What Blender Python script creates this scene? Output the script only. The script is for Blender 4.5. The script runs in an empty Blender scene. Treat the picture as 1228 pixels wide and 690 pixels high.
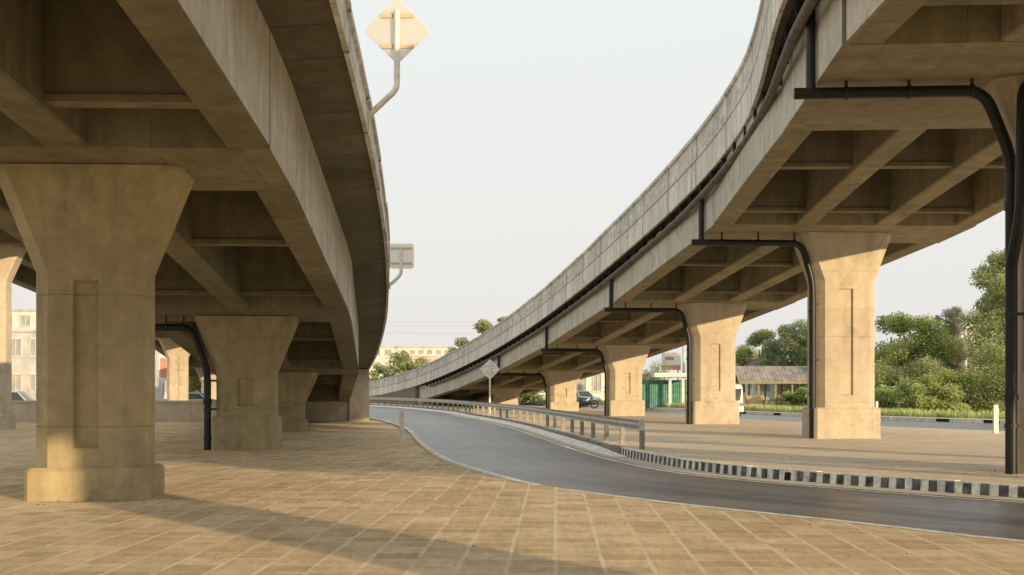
import bpy, math, random
from mathutils import Vector, Matrix
import bisect
R = math.radians
scene = bpy.context.scene
col = scene.collection
F = 1500.0; CAMH = 1.6; HX = 614.0; HY = 467.0

def wx(x, Z): return (x-HX)/F*Z
def wz(y, Z): return CAMH+(HY-y)/F*Z

# ------------------------------------------------------------------ helpers
class MB:
    def __init__(s): s.v=[]; s.f=[]; s.uv=[]; s.m=[]; s.smooth=[]; s.wide=None
    def add(s, vs, fs, uvs=None, mi=0, sm=False):
        o=len(s.v); s.v+= [tuple(p) for p in vs]
        for k,f in enumerate(fs):
            s.f.append([o+i for i in f]); s.m.append(mi); s.smooth.append(sm)
            s.uv.append(uvs[k] if uvs else None)
    def box(s, c, size, rz=0, mi=0, tilt=0):
        x,y,z=[a/2 for a in size]
        pts=[Vector((i*x,j*y,k*z)) for k in(-1,1) for j in(-1,1) for i in(-1,1)]
        M=Matrix.Rotation(rz,3,'Z')@Matrix.Rotation(tilt,3,'X')
        s.add([M@p+Vector(c) for p in pts],[(0,2,3,1),(4,5,7,6),(0,1,5,4),(2,6,7,3),(0,4,6,2),(1,3,7,5)],mi=mi)
    def hexa(s, b, t, mi=0):   # b, t : 4 points each (ccw seen from above)
        s.add(list(b)+list(t),[(3,2,1,0),(4,5,6,7),(0,1,5,4),(1,2,6,5),(2,3,7,6),(3,0,4,7)],mi=mi)
    def tube(s, pts, r, n=10, mi=0, cap=True):
        pts=[Vector(p) for p in pts]; rings=[]
        up=Vector((0,0,1))
        rr=r if isinstance(r,(list,tuple)) else [r]*len(pts)
        prev=None
        for i,p in enumerate(pts):
            d=(pts[min(i+1,len(pts)-1)]-pts[max(i-1,0)]).normalized()
            if prev is None:
                a=d.cross(up)
                if a.length<.01: a=Vector((1,0,0))
                a.normalize()
            else:
                a=prev-d*prev.dot(d); a.normalize()
            prev=a; b=d.cross(a)
            rings.append([p+(a*math.cos(t)+b*math.sin(t))*rr[i] for t in [2*math.pi*k/n for k in range(n)]])
        vs=[q for g in rings for q in g]; fs=[]
        for i in range(len(rings)-1):
            for k in range(n):
                fs.append((i*n+k,i*n+(k+1)%n,(i+1)*n+(k+1)%n,(i+1)*n+k))
        s.add(vs,fs,mi=mi,sm=True)
        if cap:
            s.add(rings[0],[tuple(range(n))],mi=mi); s.add(rings[-1],[tuple(reversed(range(n)))],mi=mi)
    def cyl(s,c,r,h,axis='Z',n=16,mi=0):
        c=Vector(c); d={'X':Vector((1,0,0)),'Y':Vector((0,1,0)),'Z':Vector((0,0,1))}[axis] if isinstance(axis,str) else Vector(axis)
        s.tube([c-d*h/2,c+d*h/2],r,n,mi)
    def prism(s, prof, y0, y1, M=None, mi=0):  # profile (x,z) extruded along y
        n=len(prof); vs=[Vector((x,y0,z)) for x,z in prof]+[Vector((x,y1,z)) for x,z in prof]
        if M: vs=[M@p for p in vs]
        fs=[tuple(range(n)),tuple(reversed(range(n,2*n)))]+[((i+1)%n,i,i+n,(i+1)%n+n) for i in range(n)]
        s.add(vs,fs,mi=mi)
    def sweep(s, stations, prof, closed=True, mi=0, caps=True, uvv=None):
        # stations: list of (pos Vector, right Vector, s)
        n=len(prof); vs=[]
        for p,r,_ in stations:
            vs+=[p+r*((a-s.wide(p.y)) if (s.wide and a<-3.8) else a)+Vector((0,0,b)) for a,b in prof]
        vc=[0]
        for i in range(1,n+1):
            a=prof[i-1]; b=prof[i%n]; vc.append(vc[-1]+math.hypot(b[0]-a[0],b[1]-a[1]))
        fs=[];uv=[]
        for i in range(len(stations)-1):
            s0=stations[i][2]; s1=stations[i+1][2]
            for k in range(n if closed else n-1):
                k2=(k+1)%n
                fs.append((i*n+k,i*n+k2,(i+1)*n+k2,(i+1)*n+k))
                uv.append([(s0,vc[k]),(s0,vc[k+1]),(s1,vc[k+1]),(s1,vc[k])])
        s.add(vs,fs,uv,mi=mi)
        if caps and closed:
            s.add(vs[:n],[tuple(reversed(range(n)))],mi=mi); s.add(vs[-n:],[tuple(range(n))],mi=mi)
    def build(s, name, mats, parent=None, smooth=None, bevel=0):
        me=bpy.data.meshes.new(name)
        off=Vector((0,0,0))
        p=parent
        while p is not None: off+=p.location; p=p.parent
        me.from_pydata([tuple(Vector(v)-off) for v in s.v],[],s.f)
        if not isinstance(mats,(list,tuple)): mats=[mats]
        for m in mats: me.materials.append(m)
        me.polygons.foreach_set('material_index',s.m)
        me.polygons.foreach_set('use_smooth',s.smooth)
        if any(u is not None for u in s.uv):
            ul=me.uv_layers.new(name='UVMap')
            for poly in me.polygons:
                u=s.uv[poly.index]
                if u is not None:
                    for k,li in enumerate(poly.loop_indices): ul.data[li].uv=u[k]
        me.validate(); me.update()
        o=bpy.data.objects.new(name,me); col.objects.link(o)
        if parent is not None: o.parent=parent
        if bevel:
            b=o.modifiers.new('bevel','BEVEL'); b.width=bevel; b.segments=2; b.limit_method='ANGLE'; b.angle_limit=R(40)
        return o

def thing(name,label,cat,loc=(0,0,0),group=None):
    o=bpy.data.objects.new(name,None); col.objects.link(o); o.location=loc
    o.empty_display_size=.3
    o['label']=label; o['category']=cat
    if group: o['group']=group
    return o
def tag(o,label,cat,group=None):
    o['label']=label; o['category']=cat
    if group: o['group']=group
    return o
def struct(name,mb,m,bevel=0):
    o=mb.build(name,m,bevel=bevel); o['kind']='structure'; return o

def dense(pts, step=1.0):
    """Catmull-Rom through points -> dense polyline"""
    P=[Vector(p) for p in pts]; out=[]
    for i in range(len(P)-1):
        p0=P[max(i-1,0)];p1=P[i];p2=P[i+1];p3=P[min(i+2,len(P)-1)]
        n=max(2,int((p2-p1).length/step))
        for k in range(n):
            t=k/n
            out.append(.5*((2*p1)+(p2-p0)*t+(2*p0-5*p1+4*p2-p3)*t*t+(3*p1-p0-3*p2+p3)*t**3))
    out.append(P[-1]); return out
def resample(pts,n):
    L=[0]
    for a,b in zip(pts,pts[1:]): L.append(L[-1]+(b-a).length)
    out=[]
    for i in range(n):
        t=L[-1]*i/(n-1); k=min(max(bisect.bisect_right(L,t)-1,0),len(pts)-2)
        u=(t-L[k])/max(L[k+1]-L[k],1e-6); out.append(pts[k].lerp(pts[k+1],u))
    return out
def interp(knots):
    """smooth monotone cubic (pchip style) f(Z)"""
    xs=[k[0] for k in knots]; ys=[k[1] for k in knots]; n=len(xs)
    d=[(ys[i+1]-ys[i])/(xs[i+1]-xs[i]) for i in range(n-1)]
    m=[d[0]]+[((xs[i+1]-xs[i])*d[i-1]+(xs[i]-xs[i-1])*d[i])/(xs[i+1]-xs[i-1]) for i in range(1,n-1)]+[d[-1]]
    def f(x):
        if x<=xs[0]: return ys[0]+m[0]*(x-xs[0])
        if x>=xs[-1]: return ys[-1]+m[-1]*(x-xs[-1])
        i=bisect.bisect_right(xs,x)-1; h=xs[i+1]-xs[i]; t=(x-xs[i])/h
        return (2*t**3-3*t*t+1)*ys[i]+(t**3-2*t*t+t)*h*m[i]+(-2*t**3+3*t*t)*ys[i+1]+(t**3-t*t)*h*m[i+1]
    return f

# ------------------------------------------------------------------ materials
def newmat(name):
    m=bpy.data.materials.new(name); m.use_nodes=True; nt=m.node_tree
    for n in list(nt.nodes): nt.nodes.remove(n)
    out=nt.nodes.new('ShaderNodeOutputMaterial'); b=nt.nodes.new('ShaderNodeBsdfPrincipled')
    nt.links.new(b.outputs[0],out.inputs[0]); return m,nt,b
class N:
    def __init__(s,nt): s.nt=nt
    def node(s,t,**kw):
        n=s.nt.nodes.new(t)
        for k,v in kw.items(): setattr(n,k,v)
        return n
    def link(s,a,b): s.nt.links.new(a,b)
    def inp(s,n,k,v):
        if hasattr(v,'is_output') or isinstance(v,bpy.types.NodeSocket): s.link(v,n.inputs[k])
        else: n.inputs[k].default_value=v
    def math(s,op,a,b=0.0,c=None,clamp=False):
        n=s.node('ShaderNodeMath',operation=op); n.use_clamp=clamp
        s.inp(n,0,a); s.inp(n,1,b)
        if c is not None: s.inp(n,2,c)
        return n.outputs[0]
    def mix(s,f,a,b,mode='MIX'):
        n=s.node('ShaderNodeMixRGB',blend_type=mode); s.inp(n,0,f)
        s.inp(n,1,a if not isinstance(a,tuple) else (*a[:3],1)); s.inp(n,2,b if not isinstance(b,tuple) else (*b[:3],1))
        return n.outputs[0]
    def ramp(s,f,stops):
        n=s.node('ShaderNodeValToRGB'); s.link(f,n.inputs[0]); cr=n.color_ramp
        while len(cr.elements)<len(stops): cr.elements.new(.5)
        for e,(p,c) in zip(cr.elements,stops): e.position=p; e.color=(*c,1) if isinstance(c,tuple) else (c,c,c,1)
        return n.outputs[0]
    def coord(s,kind='Object',scale=(1,1,1),rot=(0,0,0),loc=(0,0,0)):
        t=s.node('ShaderNodeTexCoord'); m=s.node('ShaderNodeMapping')
        m.inputs['Scale'].default_value=scale; m.inputs['Rotation'].default_value=rot; m.inputs['Location'].default_value=loc
        s.link(t.outputs[kind],m.inputs[0]); return m.outputs[0]
    def noise(s,vec,scale,detail=5,rough=.55,dist=0):
        n=s.node('ShaderNodeTexNoise'); s.link(vec,n.inputs['Vector'])
        n.inputs['Scale'].default_value=scale; n.inputs['Detail'].default_value=detail
        n.inputs['Roughness'].default_value=rough; n.inputs['Distortion'].default_value=dist
        return n.outputs[0]
    def bump(s,b,h,strength=.3,dist=.02):
        n=s.node('ShaderNodeBump'); n.inputs['Strength'].default_value=strength; n.inputs['Distance'].default_value=dist
        s.link(h,n.inputs['Height']); s.link(n.outputs[0],b.inputs['Normal'])
    def line(s,val,period,width,offset=0.0):   # 1 on the line, 0 off it
        v=s.math('ADD',val,offset); v=s.math('DIVIDE',v,period); v=s.math('FRACT',v)
        v=s.math('SUBTRACT',v,.5); v=s.math('ABSOLUTE',v); v=s.math('SUBTRACT',.5,v)
        return s.math('LESS_THAN',v,width/period/2)

def concrete(name,c1,c2,lines=None,streak=.35,blotch=.0,rough=.85,dark=(.07,.06,.045),uvseam=None,bumps=.25,wear=.5):
    m,nt,b=newmat(name); g=N(nt)
    P=g.coord('Object')
    big=g.noise(P,.55,6,.6); c=g.ramp(big,[(.32,c1),(.68,c2)])
    mid=g.noise(P,3.1,6,.65); c=g.mix(wear,c,g.ramp(mid,[(.3,.62),(.7,1.12)]),'MULTIPLY')
    st=g.noise(g.coord('Object',(2.0,2.0,.4)),1.4,5,.6)
    c=g.mix(streak,c,g.ramp(st,[(.36,.35),(.6,1.0)]),'MULTIPLY')
    fine=g.noise(P,38,4,.7); c=g.mix(.35,c,g.ramp(fine,[(.3,.75),(.7,1.1)]),'MULTIPLY')
    # pores / stains
    sp=g.noise(P,1.1,8,.7,.2); c=g.mix(g.math('MULTIPLY',g.ramp(sp,[(.55,0.0),(.72,1.0)]),.45),c,dark)
    ds=g.noise(g.coord('Object',(2.2,2.2,.22),loc=(4,1,0)),1.3,4,.6); c=g.mix(g.math('MULTIPLY',g.ramp(ds,[(.55,0.0),(.75,1.0)]),.22),c,dark)
    if lines:
        sep=g.node('ShaderNodeSeparateXYZ'); g.link(P,sep.inputs[0])
        for ax,per,w,k in lines:
            l=g.line(sep.outputs[ax],per,w,-1.06 if (ax==2) else 0.0); 
            brk=g.ramp(g.noise(P,2.2,3),[(.35,.2),(.6,1.0)])
            f=g.math('MULTIPLY',l,k); f=g.math('MULTIPLY',f,brk)
            c=g.mix(f,c,dark)
            # slight tone change from board to board
            fl=g.math('FLOOR',g.math('DIVIDE',sep.outputs[ax],per)); wn=g.node('ShaderNodeTexWhiteNoise',noise_dimensions='1D'); g.link(fl,wn.inputs['W'])
            c=g.mix(.22,c,g.ramp(wn.outputs[0],[(0,.6),(1,1.1)]),'MULTIPLY')
    if uvseam:
        U=g.coord('UV'); sep=g.node('ShaderNodeSeparateXYZ'); g.link(U,sep.inputs[0])
        l1=g.line(sep.outputs[0],uvseam[0],.05); c=g.mix(g.math('MULTIPLY',l1,.35),c,dark)
        fl=g.math('FLOOR',g.math('DIVIDE',sep.outputs[0],uvseam[0])); wn=g.node('ShaderNodeTexWhiteNoise',noise_dimensions='1D'); g.link(fl,wn.inputs['W'])
        c=g.mix(.45,c,g.ramp(wn.outputs[0],[(0,.68),(1,1.12)]),'MULTIPLY')
        vj=g.math('ABSOLUTE',g.math('SUBTRACT',sep.outputs[1],.76)); c=g.mix(g.math('MULTIPLY',g.math('LESS_THAN',vj,.035),.7),c,dark)
        l4=g.line(sep.outputs[0],4.0,.10); c=g.mix(g.math('MULTIPLY',l4,.7),c,dark)
        tg_=g.noise(g.coord('UV',(.9,2.2,1)),1.5,6,.75); tp=g.math('MULTIPLY',g.ramp(sep.outputs[1],[(.45,0.0),(1.0,1.0)]),g.ramp(tg_,[(.42,0.0),(.6,1.0)])); c=g.mix(g.math('MULTIPLY',tp,.32),c,dark)
        s2=g.noise(g.coord('UV',(2.6,.35,1)),2.0,6,.7); c=g.mix(.55,c,g.ramp(s2,[(.34,.55),(.52,1.0)]),'MULTIPLY')
    g.link(c,b.inputs['Base Color']); b.inputs['Roughness'].default_value=rough
    b.inputs['Specular IOR Level'].default_value=.25
    h=g.math('ADD',g.math('MULTIPLY',mid,.7),g.math('MULTIPLY',fine,.3)); g.bump(b,h,bumps,.03)
    return m
def plain(name,c,rough=.6,metal=0,var=.15,scale=6,spec=.4):
    m,nt,b=newmat(name); g=N(nt); n=g.noise(g.coord('Object'),scale,5,.6)
    g.link(g.mix(1,(*c,),g.ramp(n,[(.3,1-var),(.7,1+var*.5)]),'MULTIPLY'),b.inputs['Base Color'])
    b.inputs['Roughness'].default_value=rough; b.inputs['Metallic'].default_value=metal
    b.inputs['Specular IOR Level'].default_value=spec
    return m

M={}
M['colleft']=concrete('yellowish column concrete',(.44,.36,.205),(.54,.45,.265),lines=[(2,1.9,.018,.5)],streak=.16,wear=.55)  # darker copy of col, shade on the left columns put into the colour
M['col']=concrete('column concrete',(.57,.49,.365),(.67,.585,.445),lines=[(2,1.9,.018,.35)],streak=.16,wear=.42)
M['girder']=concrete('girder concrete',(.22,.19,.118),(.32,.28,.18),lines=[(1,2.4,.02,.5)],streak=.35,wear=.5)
M['girder_face']=concrete('pale girder concrete',(.66,.60,.49),(.76,.70,.58),lines=[(1,2.4,.02,.4)],streak=.3,wear=.4)  # paler copy, sky light on outward faces put into the colour
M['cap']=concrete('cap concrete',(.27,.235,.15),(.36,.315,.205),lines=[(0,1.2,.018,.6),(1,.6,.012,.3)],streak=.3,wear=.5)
M['girderR']=concrete('sunwarmed girder concrete',(.30,.25,.155),(.42,.35,.22),lines=[(1,2.4,.02,.5)],streak=.3,wear=.5)  # lighter copy of girder, warm light put into its colour
M['capR']=concrete('sunwarmed cap concrete',(.36,.305,.19),(.46,.395,.25),lines=[(0,1.2,.018,.5),(1,.6,.012,.4)],streak=.3,wear=.5)  # lighter copy of cap, warm light put into its colour
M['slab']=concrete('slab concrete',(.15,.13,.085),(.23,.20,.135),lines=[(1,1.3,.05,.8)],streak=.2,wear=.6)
M['parapet']=concrete('parapet concrete',(.90,.86,.74),(.97,.94,.84),uvseam=(1.33,),streak=.12,wear=.35)
M['pipe']=plain('black pipe',(.017,.016,.015),.42,0,.5,4)
M['dustypipe']=plain('dusty long pipe',(.15,.125,.095),.7,0,.5,3)
M['clamp']=plain('pipe clamp steel',(.05,.045,.04),.5,.5)
M['whitepaint']=plain('white paint',(.84,.82,.77),.5,0,.25,5)
M['cream']=plain('cream back of sign',(.97,.94,.88),.55,0,.1,4)
m=M['cream']; nt_=m.node_tree; g_=N(nt_); pb=[n for n in nt_.nodes if n.type=='BSDF_PRINCIPLED'][0]; tr=g_.node('ShaderNodeBsdfTranslucent'); tr.inputs[0].default_value=(.98,.96,.92,1)  # translucency added so the shaded plates look brightly lit
mx=g_.node('ShaderNodeMixShader'); mx.inputs[0].default_value=.75; g_.link(pb.outputs[0],mx.inputs[1]); g_.link(tr.outputs[0],mx.inputs[2]); g_.link(mx.outputs[0],[n for n in nt_.nodes if n.type=='OUTPUT_MATERIAL'][0].inputs[0])
M['creampole']=plain('cream pole paint',(.80,.74,.64),.5,0,.25,5)
M['bar']=plain('bracket paint',(.60,.47,.30),.5)
M['galv']=plain('galvanised steel',(.68,.65,.58),.6,.1,.4,7)
M['galvpost']=plain('guardrail post',(.36,.32,.25),.6,.1,.4,7)
M['dark']=plain('dark gap',(.015,.014,.012),.9)
M['tyre']=plain('tyre rubber',(.02,.02,.02),.85)
M['rim']=plain('wheel rim',(.45,.45,.46),.35,.7)
M['glass']=plain('car glass',(.03,.035,.04),.08,0,.1,3,.8)
M['headlight']=plain('lamp lens',(.7,.7,.68),.15,0,.1)
M['taillight']=plain('tail lamp',(.45,.02,.015),.25)
M['silver']=plain('silver car paint',(.50,.52,.55),.3,.5,.1)
M['carwhite']=plain('white car paint',(.78,.78,.76),.3,0,.08)
M['carblue']=plain('blue car paint',(.12,.2,.32),.3,.1,.1)
M['bike']=plain('black bike',(.03,.03,.03),.4,.2)
M['trunk']=plain('bark',(.16,.12,.08),.9,0,.4,9)
M['bwhite']=plain('building white wall',(.72,.69,.63),.8,0,.2,.6)
M['bpink']=plain('building pinkish wall',(.66,.55,.48),.8,0,.2,.3)
M['bgrey']=plain('building grey wall',(.56,.55,.52),.8,0,.3,.5)
M['pane']=plain('window pane',(.42,.42,.41),.3,0,.3,.8)  # grey lightened to put distance haze into the colour
M['green']=plain('green sheet',(.16,.36,.30),.7,0,.4,2.5)
M['oldroof']=plain('grey sheet roof',(.30,.275,.245),.85,0,.45,1.4)
M['tileroof']=plain('brown tiled roof',(.28,.20,.16),.85,0,.3,2)
M['wood']=plain('wooden post',(.33,.25,.17),.8,0,.3,5)
M['tan']=plain('tan boards',(.52,.37,.20),.75,0,.3,3)
M['red']=plain('red paint',(.55,.03,.035),.5)
M['pinkred']=plain('pink red print',(.68,.27,.2),.6)
M['yellow']=plain('yellow orange paint',(.80,.42,.04),.5)
M['wire']=plain('cable',(.35,.35,.35),.6)
M['blackpaint']=plain('black paint worn',(.13,.135,.14),.6,0,.9,6)
M['kerbwhite']=plain('kerb white paint worn',(.88,.84,.74),.75,0,.5,7)

# paving
def paving():
    m,nt,b=newmat('concrete block paving'); g=N(nt)
    P=g.coord('Object',rot=(0,0,R(2.0))); sep=g.node('ShaderNodeSeparateXYZ'); g.link(P,sep.inputs[0]); O=g.coord('Object')
    wob=g.math('MULTIPLY',g.math('SUBTRACT',g.noise(P,1.7,4,.6),.5),.035)
    wob2=g.math('MULTIPLY',g.math('SUBTRACT',g.noise(g.coord('Object',loc=(7,3,0)),1.3,4,.6),.5),.04)
    px=g.math('ADD',sep.outputs[0],wob); py=g.math('ADD',sep.outputs[1],wob2)
    tx=g.math('FLOOR',g.math('DIVIDE',px,.435)); ty=g.math('FLOOR',g.math('DIVIDE',py,.435))
    cmb=g.node('ShaderNodeCombineXYZ'); g.link(tx,cmb.inputs[0]); g.link(ty,cmb.inputs[1])
    wn=g.node('ShaderNodeTexWhiteNoise',noise_dimensions='2D'); g.link(cmb.outputs[0],wn.inputs['Vector'])
    c=g.ramp(wn.outputs[0],[(0,(.62,.46,.265)),(.5,(.72,.55,.33)),(1,(.83,.66,.43))])
    big=g.noise(O,.22,5,.6); c=g.mix(.8,c,g.ramp(big,[(.3,(.78,.72,.66)),(.7,(1.12,1.12,1.1))]),'MULTIPLY')
    # grime stains a few tiles wide
    st=g.noise(g.coord('Object',(1,.3,1),loc=(11,5,2)),1.5,8,.65); c=g.mix(g.math('MULTIPLY',g.ramp(st,[(.48,0.0),(.68,1.0)]),.38),c,(.28,.215,.14))
    mid=g.noise(g.coord('Object',(1,.28,1)),9,6,.7); c=g.mix(.5,c,g.ramp(mid,[(.32,.62),(.64,1.22)]),'MULTIPLY')
    fine=g.noise(g.coord('Object',(1,.3,1)),60,4,.8); c=g.mix(.5,c,g.ramp(fine,[(.3,.68),(.7,1.25)]),'MULTIPLY')
    # groove in each block half way, dark and thin
    gy=g.line(py,.2175,.012); gw=g.ramp(g.noise(O,3,4,.7),[(.4,.15),(.6,.85)]); c=g.mix(g.math('MULTIPLY',gy,g.math('MULTIPLY',gw,.3)),c,(.13,.095,.06))
    # sand filled joints, patchy
    br=g.ramp(g.noise(O,1.0,7,.75),[(.38,.18),(.56,1.0)]); br2=g.ramp(g.noise(g.coord('Object',loc=(3,9,0)),1.4,7,.75),[(.42,.1),(.58,.9)])
    lx=g.line(px,.435,.042); ly=g.line(py,.435,.045,.01)
    f=g.math('MAXIMUM',g.math('MULTIPLY',lx,br),g.math('MULTIPLY',ly,br2)); c=g.mix(g.math('MULTIPLY',f,.8),c,(.84,.72,.54))
    sand=g.noise(g.coord('Object',loc=(1,2,5)),.6,9,.8); c=g.mix(g.math('MULTIPLY',g.ramp(sand,[(.53,0.0),(.66,1.0)]),.45),c,(.72,.59,.42))
    g.link(c,b.inputs['Base Color']); b.inputs['Roughness'].default_value=.9; b.inputs['Specular IOR Level'].default_value=.12
    h=g.math('SUBTRACT',g.math('ADD',g.math('MULTIPLY',mid,.5),g.math('MULTIPLY',wn.outputs[0],.35)),g.math('ADD',g.math('MULTIPLY',gy,.5),g.math('MULTIPLY',lx,.5)))
    g.bump(b,h,.6,.02); return m
M['paving']=paving()
def asphalt():
    m,nt,b=newmat('worn asphalt'); g=N(nt); O=g.coord('Object')
    c=g.ramp(g.noise(O,.25,6,.6),[(.3,(.15,.14,.132)),(.7,(.21,.198,.19))])
    tr=g.noise(g.coord('UV',(.06,1.3,1)),2.2,5,.6); c=g.mix(.6,c,g.ramp(tr,[(.35,.62),(.65,1.2)]),'MULTIPLY')
    fi=g.noise(O,60,3,.7); c=g.mix(.5,c,g.ramp(fi,[(.3,.6),(.7,1.3)]),'MULTIPLY')
    pa=g.noise(O,1.4,7,.7); c=g.mix(.5,c,g.ramp(pa,[(.35,.7),(.65,1.15)]),'MULTIPLY')
    vo=g.node('ShaderNodeTexVoronoi'); vo.feature='DISTANCE_TO_EDGE'; vo.inputs['Scale'].default_value=.55
    wv=g.node('ShaderNodeVectorMath'); wv.operation='ADD'; g.link(O,wv.inputs[0]); nn=g.node('ShaderNodeTexNoise'); nn.inputs['Scale'].default_value=1.5; g.link(O,nn.inputs['Vector']); g.link(nn.outputs[1],wv.inputs[1]); g.link(wv.outputs[0],vo.inputs['Vector'])
    cr=g.math('MULTIPLY',g.math('LESS_THAN',vo.outputs[0],.012),g.ramp(g.noise(O,.3,3),[(.45,0.0),(.6,.6)])); c=g.mix(cr,c,(.03,.028,.025))
    U=g.coord('UV'); su=g.node('ShaderNodeSeparateXYZ'); g.link(U,su.inputs[0]); tk=g.math('SINE',g.math('MULTIPLY',su.outputs[1],3.4)); c=g.mix(.4,c,g.ramp(g.math('ADD',g.math('MULTIPLY',tk,.4),.5),[(.1,.8),(.9,1.12)]),'MULTIPLY')
    g.link(c,b.inputs['Base Color']); b.inputs['Roughness'].default_value=.5; b.inputs['Specular IOR Level'].default_value=.5
    g.link(g.ramp(pa,[(.3,.30),(.7,.45)]),b.inputs['Roughness'])
    g.bump(b,fi,.25,.004); return m
M['asphalt']=asphalt()
def dirt(name,c1,c2,c3):
    m,nt,b=newmat(name); g=N(nt); O=g.coord('Object')
    c=g.ramp(g.noise(O,.35,8,.65),[(.3,c1),(.7,c2)])
    hs=g.noise(g.coord('Object',(.4,2.6,1)),1.6,6,.7); c=g.mix(.7,c,g.ramp(hs,[(.35,.62),(.65,1.15)]),'MULTIPLY')
    f=g.noise(O,9,6,.75); c=g.mix(.6,c,g.ramp(f,[(.3,.65),(.7,1.2)]),'MULTIPLY')
    p=g.noise(O,.9,8,.8); c=g.mix(g.math('MULTIPLY',g.ramp(p,[(.54,0.0),(.66,1.0)]),.5),c,c3)
    g.link(c,b.inputs['Base Color']); b.inputs['Roughness'].default_value=.95; b.inputs['Specular IOR Level'].default_value=.1
    g.bump(b,f,.5,.03); return m
M['dirt']=dirt('sandy ground',(.74,.61,.44),(.84,.70,.52),(.50,.39,.27))
M['earth']=dirt('earth ground',(.28,.235,.16),(.36,.31,.21),(.12,.14,.06))
M['grassbase']=dirt('grass soil',(.26,.31,.11),(.34,.38,.15),(.36,.32,.17))
def worn(name,c,hole,k=.5):
    m,nt,b=newmat(name); g=N(nt); O=g.coord('Object')
    p=g.noise(O,5,7,.8); g.link(g.mix(g.ramp(p,[(.42,0.0),(.62,k)]),c,hole),b.inputs['Base Color'])
    b.inputs['Roughness'].default_value=.8; return m
M['linepaint']=worn('worn line paint',(.88,.84,.74),(.42,.35,.26),.8)
def foliage(name,a,bb,cc):
    m,nt,b=newmat(name); g=N(nt)
    at=g.node('ShaderNodeAttribute'); at.attribute_name='tint'
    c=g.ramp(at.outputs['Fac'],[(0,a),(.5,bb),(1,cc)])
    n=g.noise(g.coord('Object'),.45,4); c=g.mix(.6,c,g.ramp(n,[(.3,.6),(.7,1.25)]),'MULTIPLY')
    g.link(c,b.inputs['Base Color']); b.inputs['Roughness'].default_value=.65; b.inputs['Specular IOR Level'].default_value=.2
    tr=g.node('ShaderNodeBsdfTranslucent'); g.link(c,tr.inputs[0])
    mx=g.node('ShaderNodeMixShader'); mx.inputs[0].default_value=.42
    g.link(b.outputs[0],mx.inputs[1]); g.link(tr.outputs[0],mx.inputs[2])
    out=[n for n in nt.nodes if n.type=='OUTPUT_MATERIAL'][0]; g.link(mx.outputs[0],out.inputs[0]); return m
M['leafgreen']=foliage('mid green leaves',(.25,.295,.12),(.37,.42,.18),(.49,.53,.26))  # all leaf colours lightened, distance haze put into them
M['leafdark']=foliage('dark green leaves',(.25,.30,.17),(.37,.42,.24),(.50,.54,.32))
M['leafolive']=foliage('dusty olive leaves',(.34,.32,.23),(.44,.41,.30),(.55,.51,.39))
M['leaflight']=foliage('fresh light leaves',(.32,.38,.13),(.45,.51,.19),(.57,.62,.29))

# ------------------------------------------------------------------ world, sun, camera
w=bpy.data.worlds.new('World'); scene.world=w; w.use_nodes=True; nt=w.node_tree
for n in list(nt.nodes): nt.nodes.remove(n)
AZ=R(37.5); EL=R(10.3)
out=nt.nodes.new('ShaderNodeOutputWorld'); bg=nt.nodes.new('ShaderNodeBackground'); sky=nt.nodes.new('ShaderNodeTexSky')
sky.sky_type='NISHITA'; sky.sun_disc=False; sky.sun_elevation=EL; sky.sun_rotation=math.pi-AZ
sky.air_density=1.0; sky.dust_density=4.0; sky.ozone_density=1.0
g=N(nt)
tc=g.node('ShaderNodeTexCoord'); sep=g.node('ShaderNodeSeparateXYZ'); g.link(tc.outputs['Generated'],sep.inputs[0])
haze=g.ramp(sep.outputs[2],[(0.0,(9.0,8.7,8.4)),(.12,(9.0,8.85,8.6)),(.30,(9.2,9.5,9.2)),(.6,(9.0,9.3,9.1)),(1.0,(8.6,9.0,9.1))])
# milky high haze over the physical sky
skc=g.mix(1.0,sky.outputs[0],(9.0,8.6,8.0),'DARKEN')
c=g.mix(.86,skc,haze)
g.link(c,bg.inputs[0]); bg.inputs[1].default_value=.105
nt.links.new(bg.outputs[0],out.inputs[0])
sd=bpy.data.lights.new('sun','SUN'); sd.energy=5.0; sd.angle=R(.6); sd.color=(1,.74,.44)
so=bpy.data.objects.new('sun',sd); col.objects.link(so)
dirv=Vector((math.sin(AZ)*math.cos(EL),-math.cos(AZ)*math.cos(EL),math.sin(EL)))
so.rotation_euler=dirv.to_track_quat('Z','Y').to_euler(); so.location=(30,-30,30)
cd=bpy.data.cameras.new('camera'); co=bpy.data.objects.new('camera',cd); col.objects.link(co); scene.camera=co
co.location=(0,0,CAMH); co.rotation_euler=(R(90),0,0)
cd.sensor_width=36; cd.lens=36*F/1228; cd.shift_y=(HY-345)/1228; cd.shift_x=0; cd.clip_end=6000; cd.clip_start=.05
scene.view_settings.view_transform='Standard'; scene.view_settings.look='None'; scene.view_settings.exposure=0
scene.cycles.max_bounces=8; scene.cycles.diffuse_bounces=5

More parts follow.
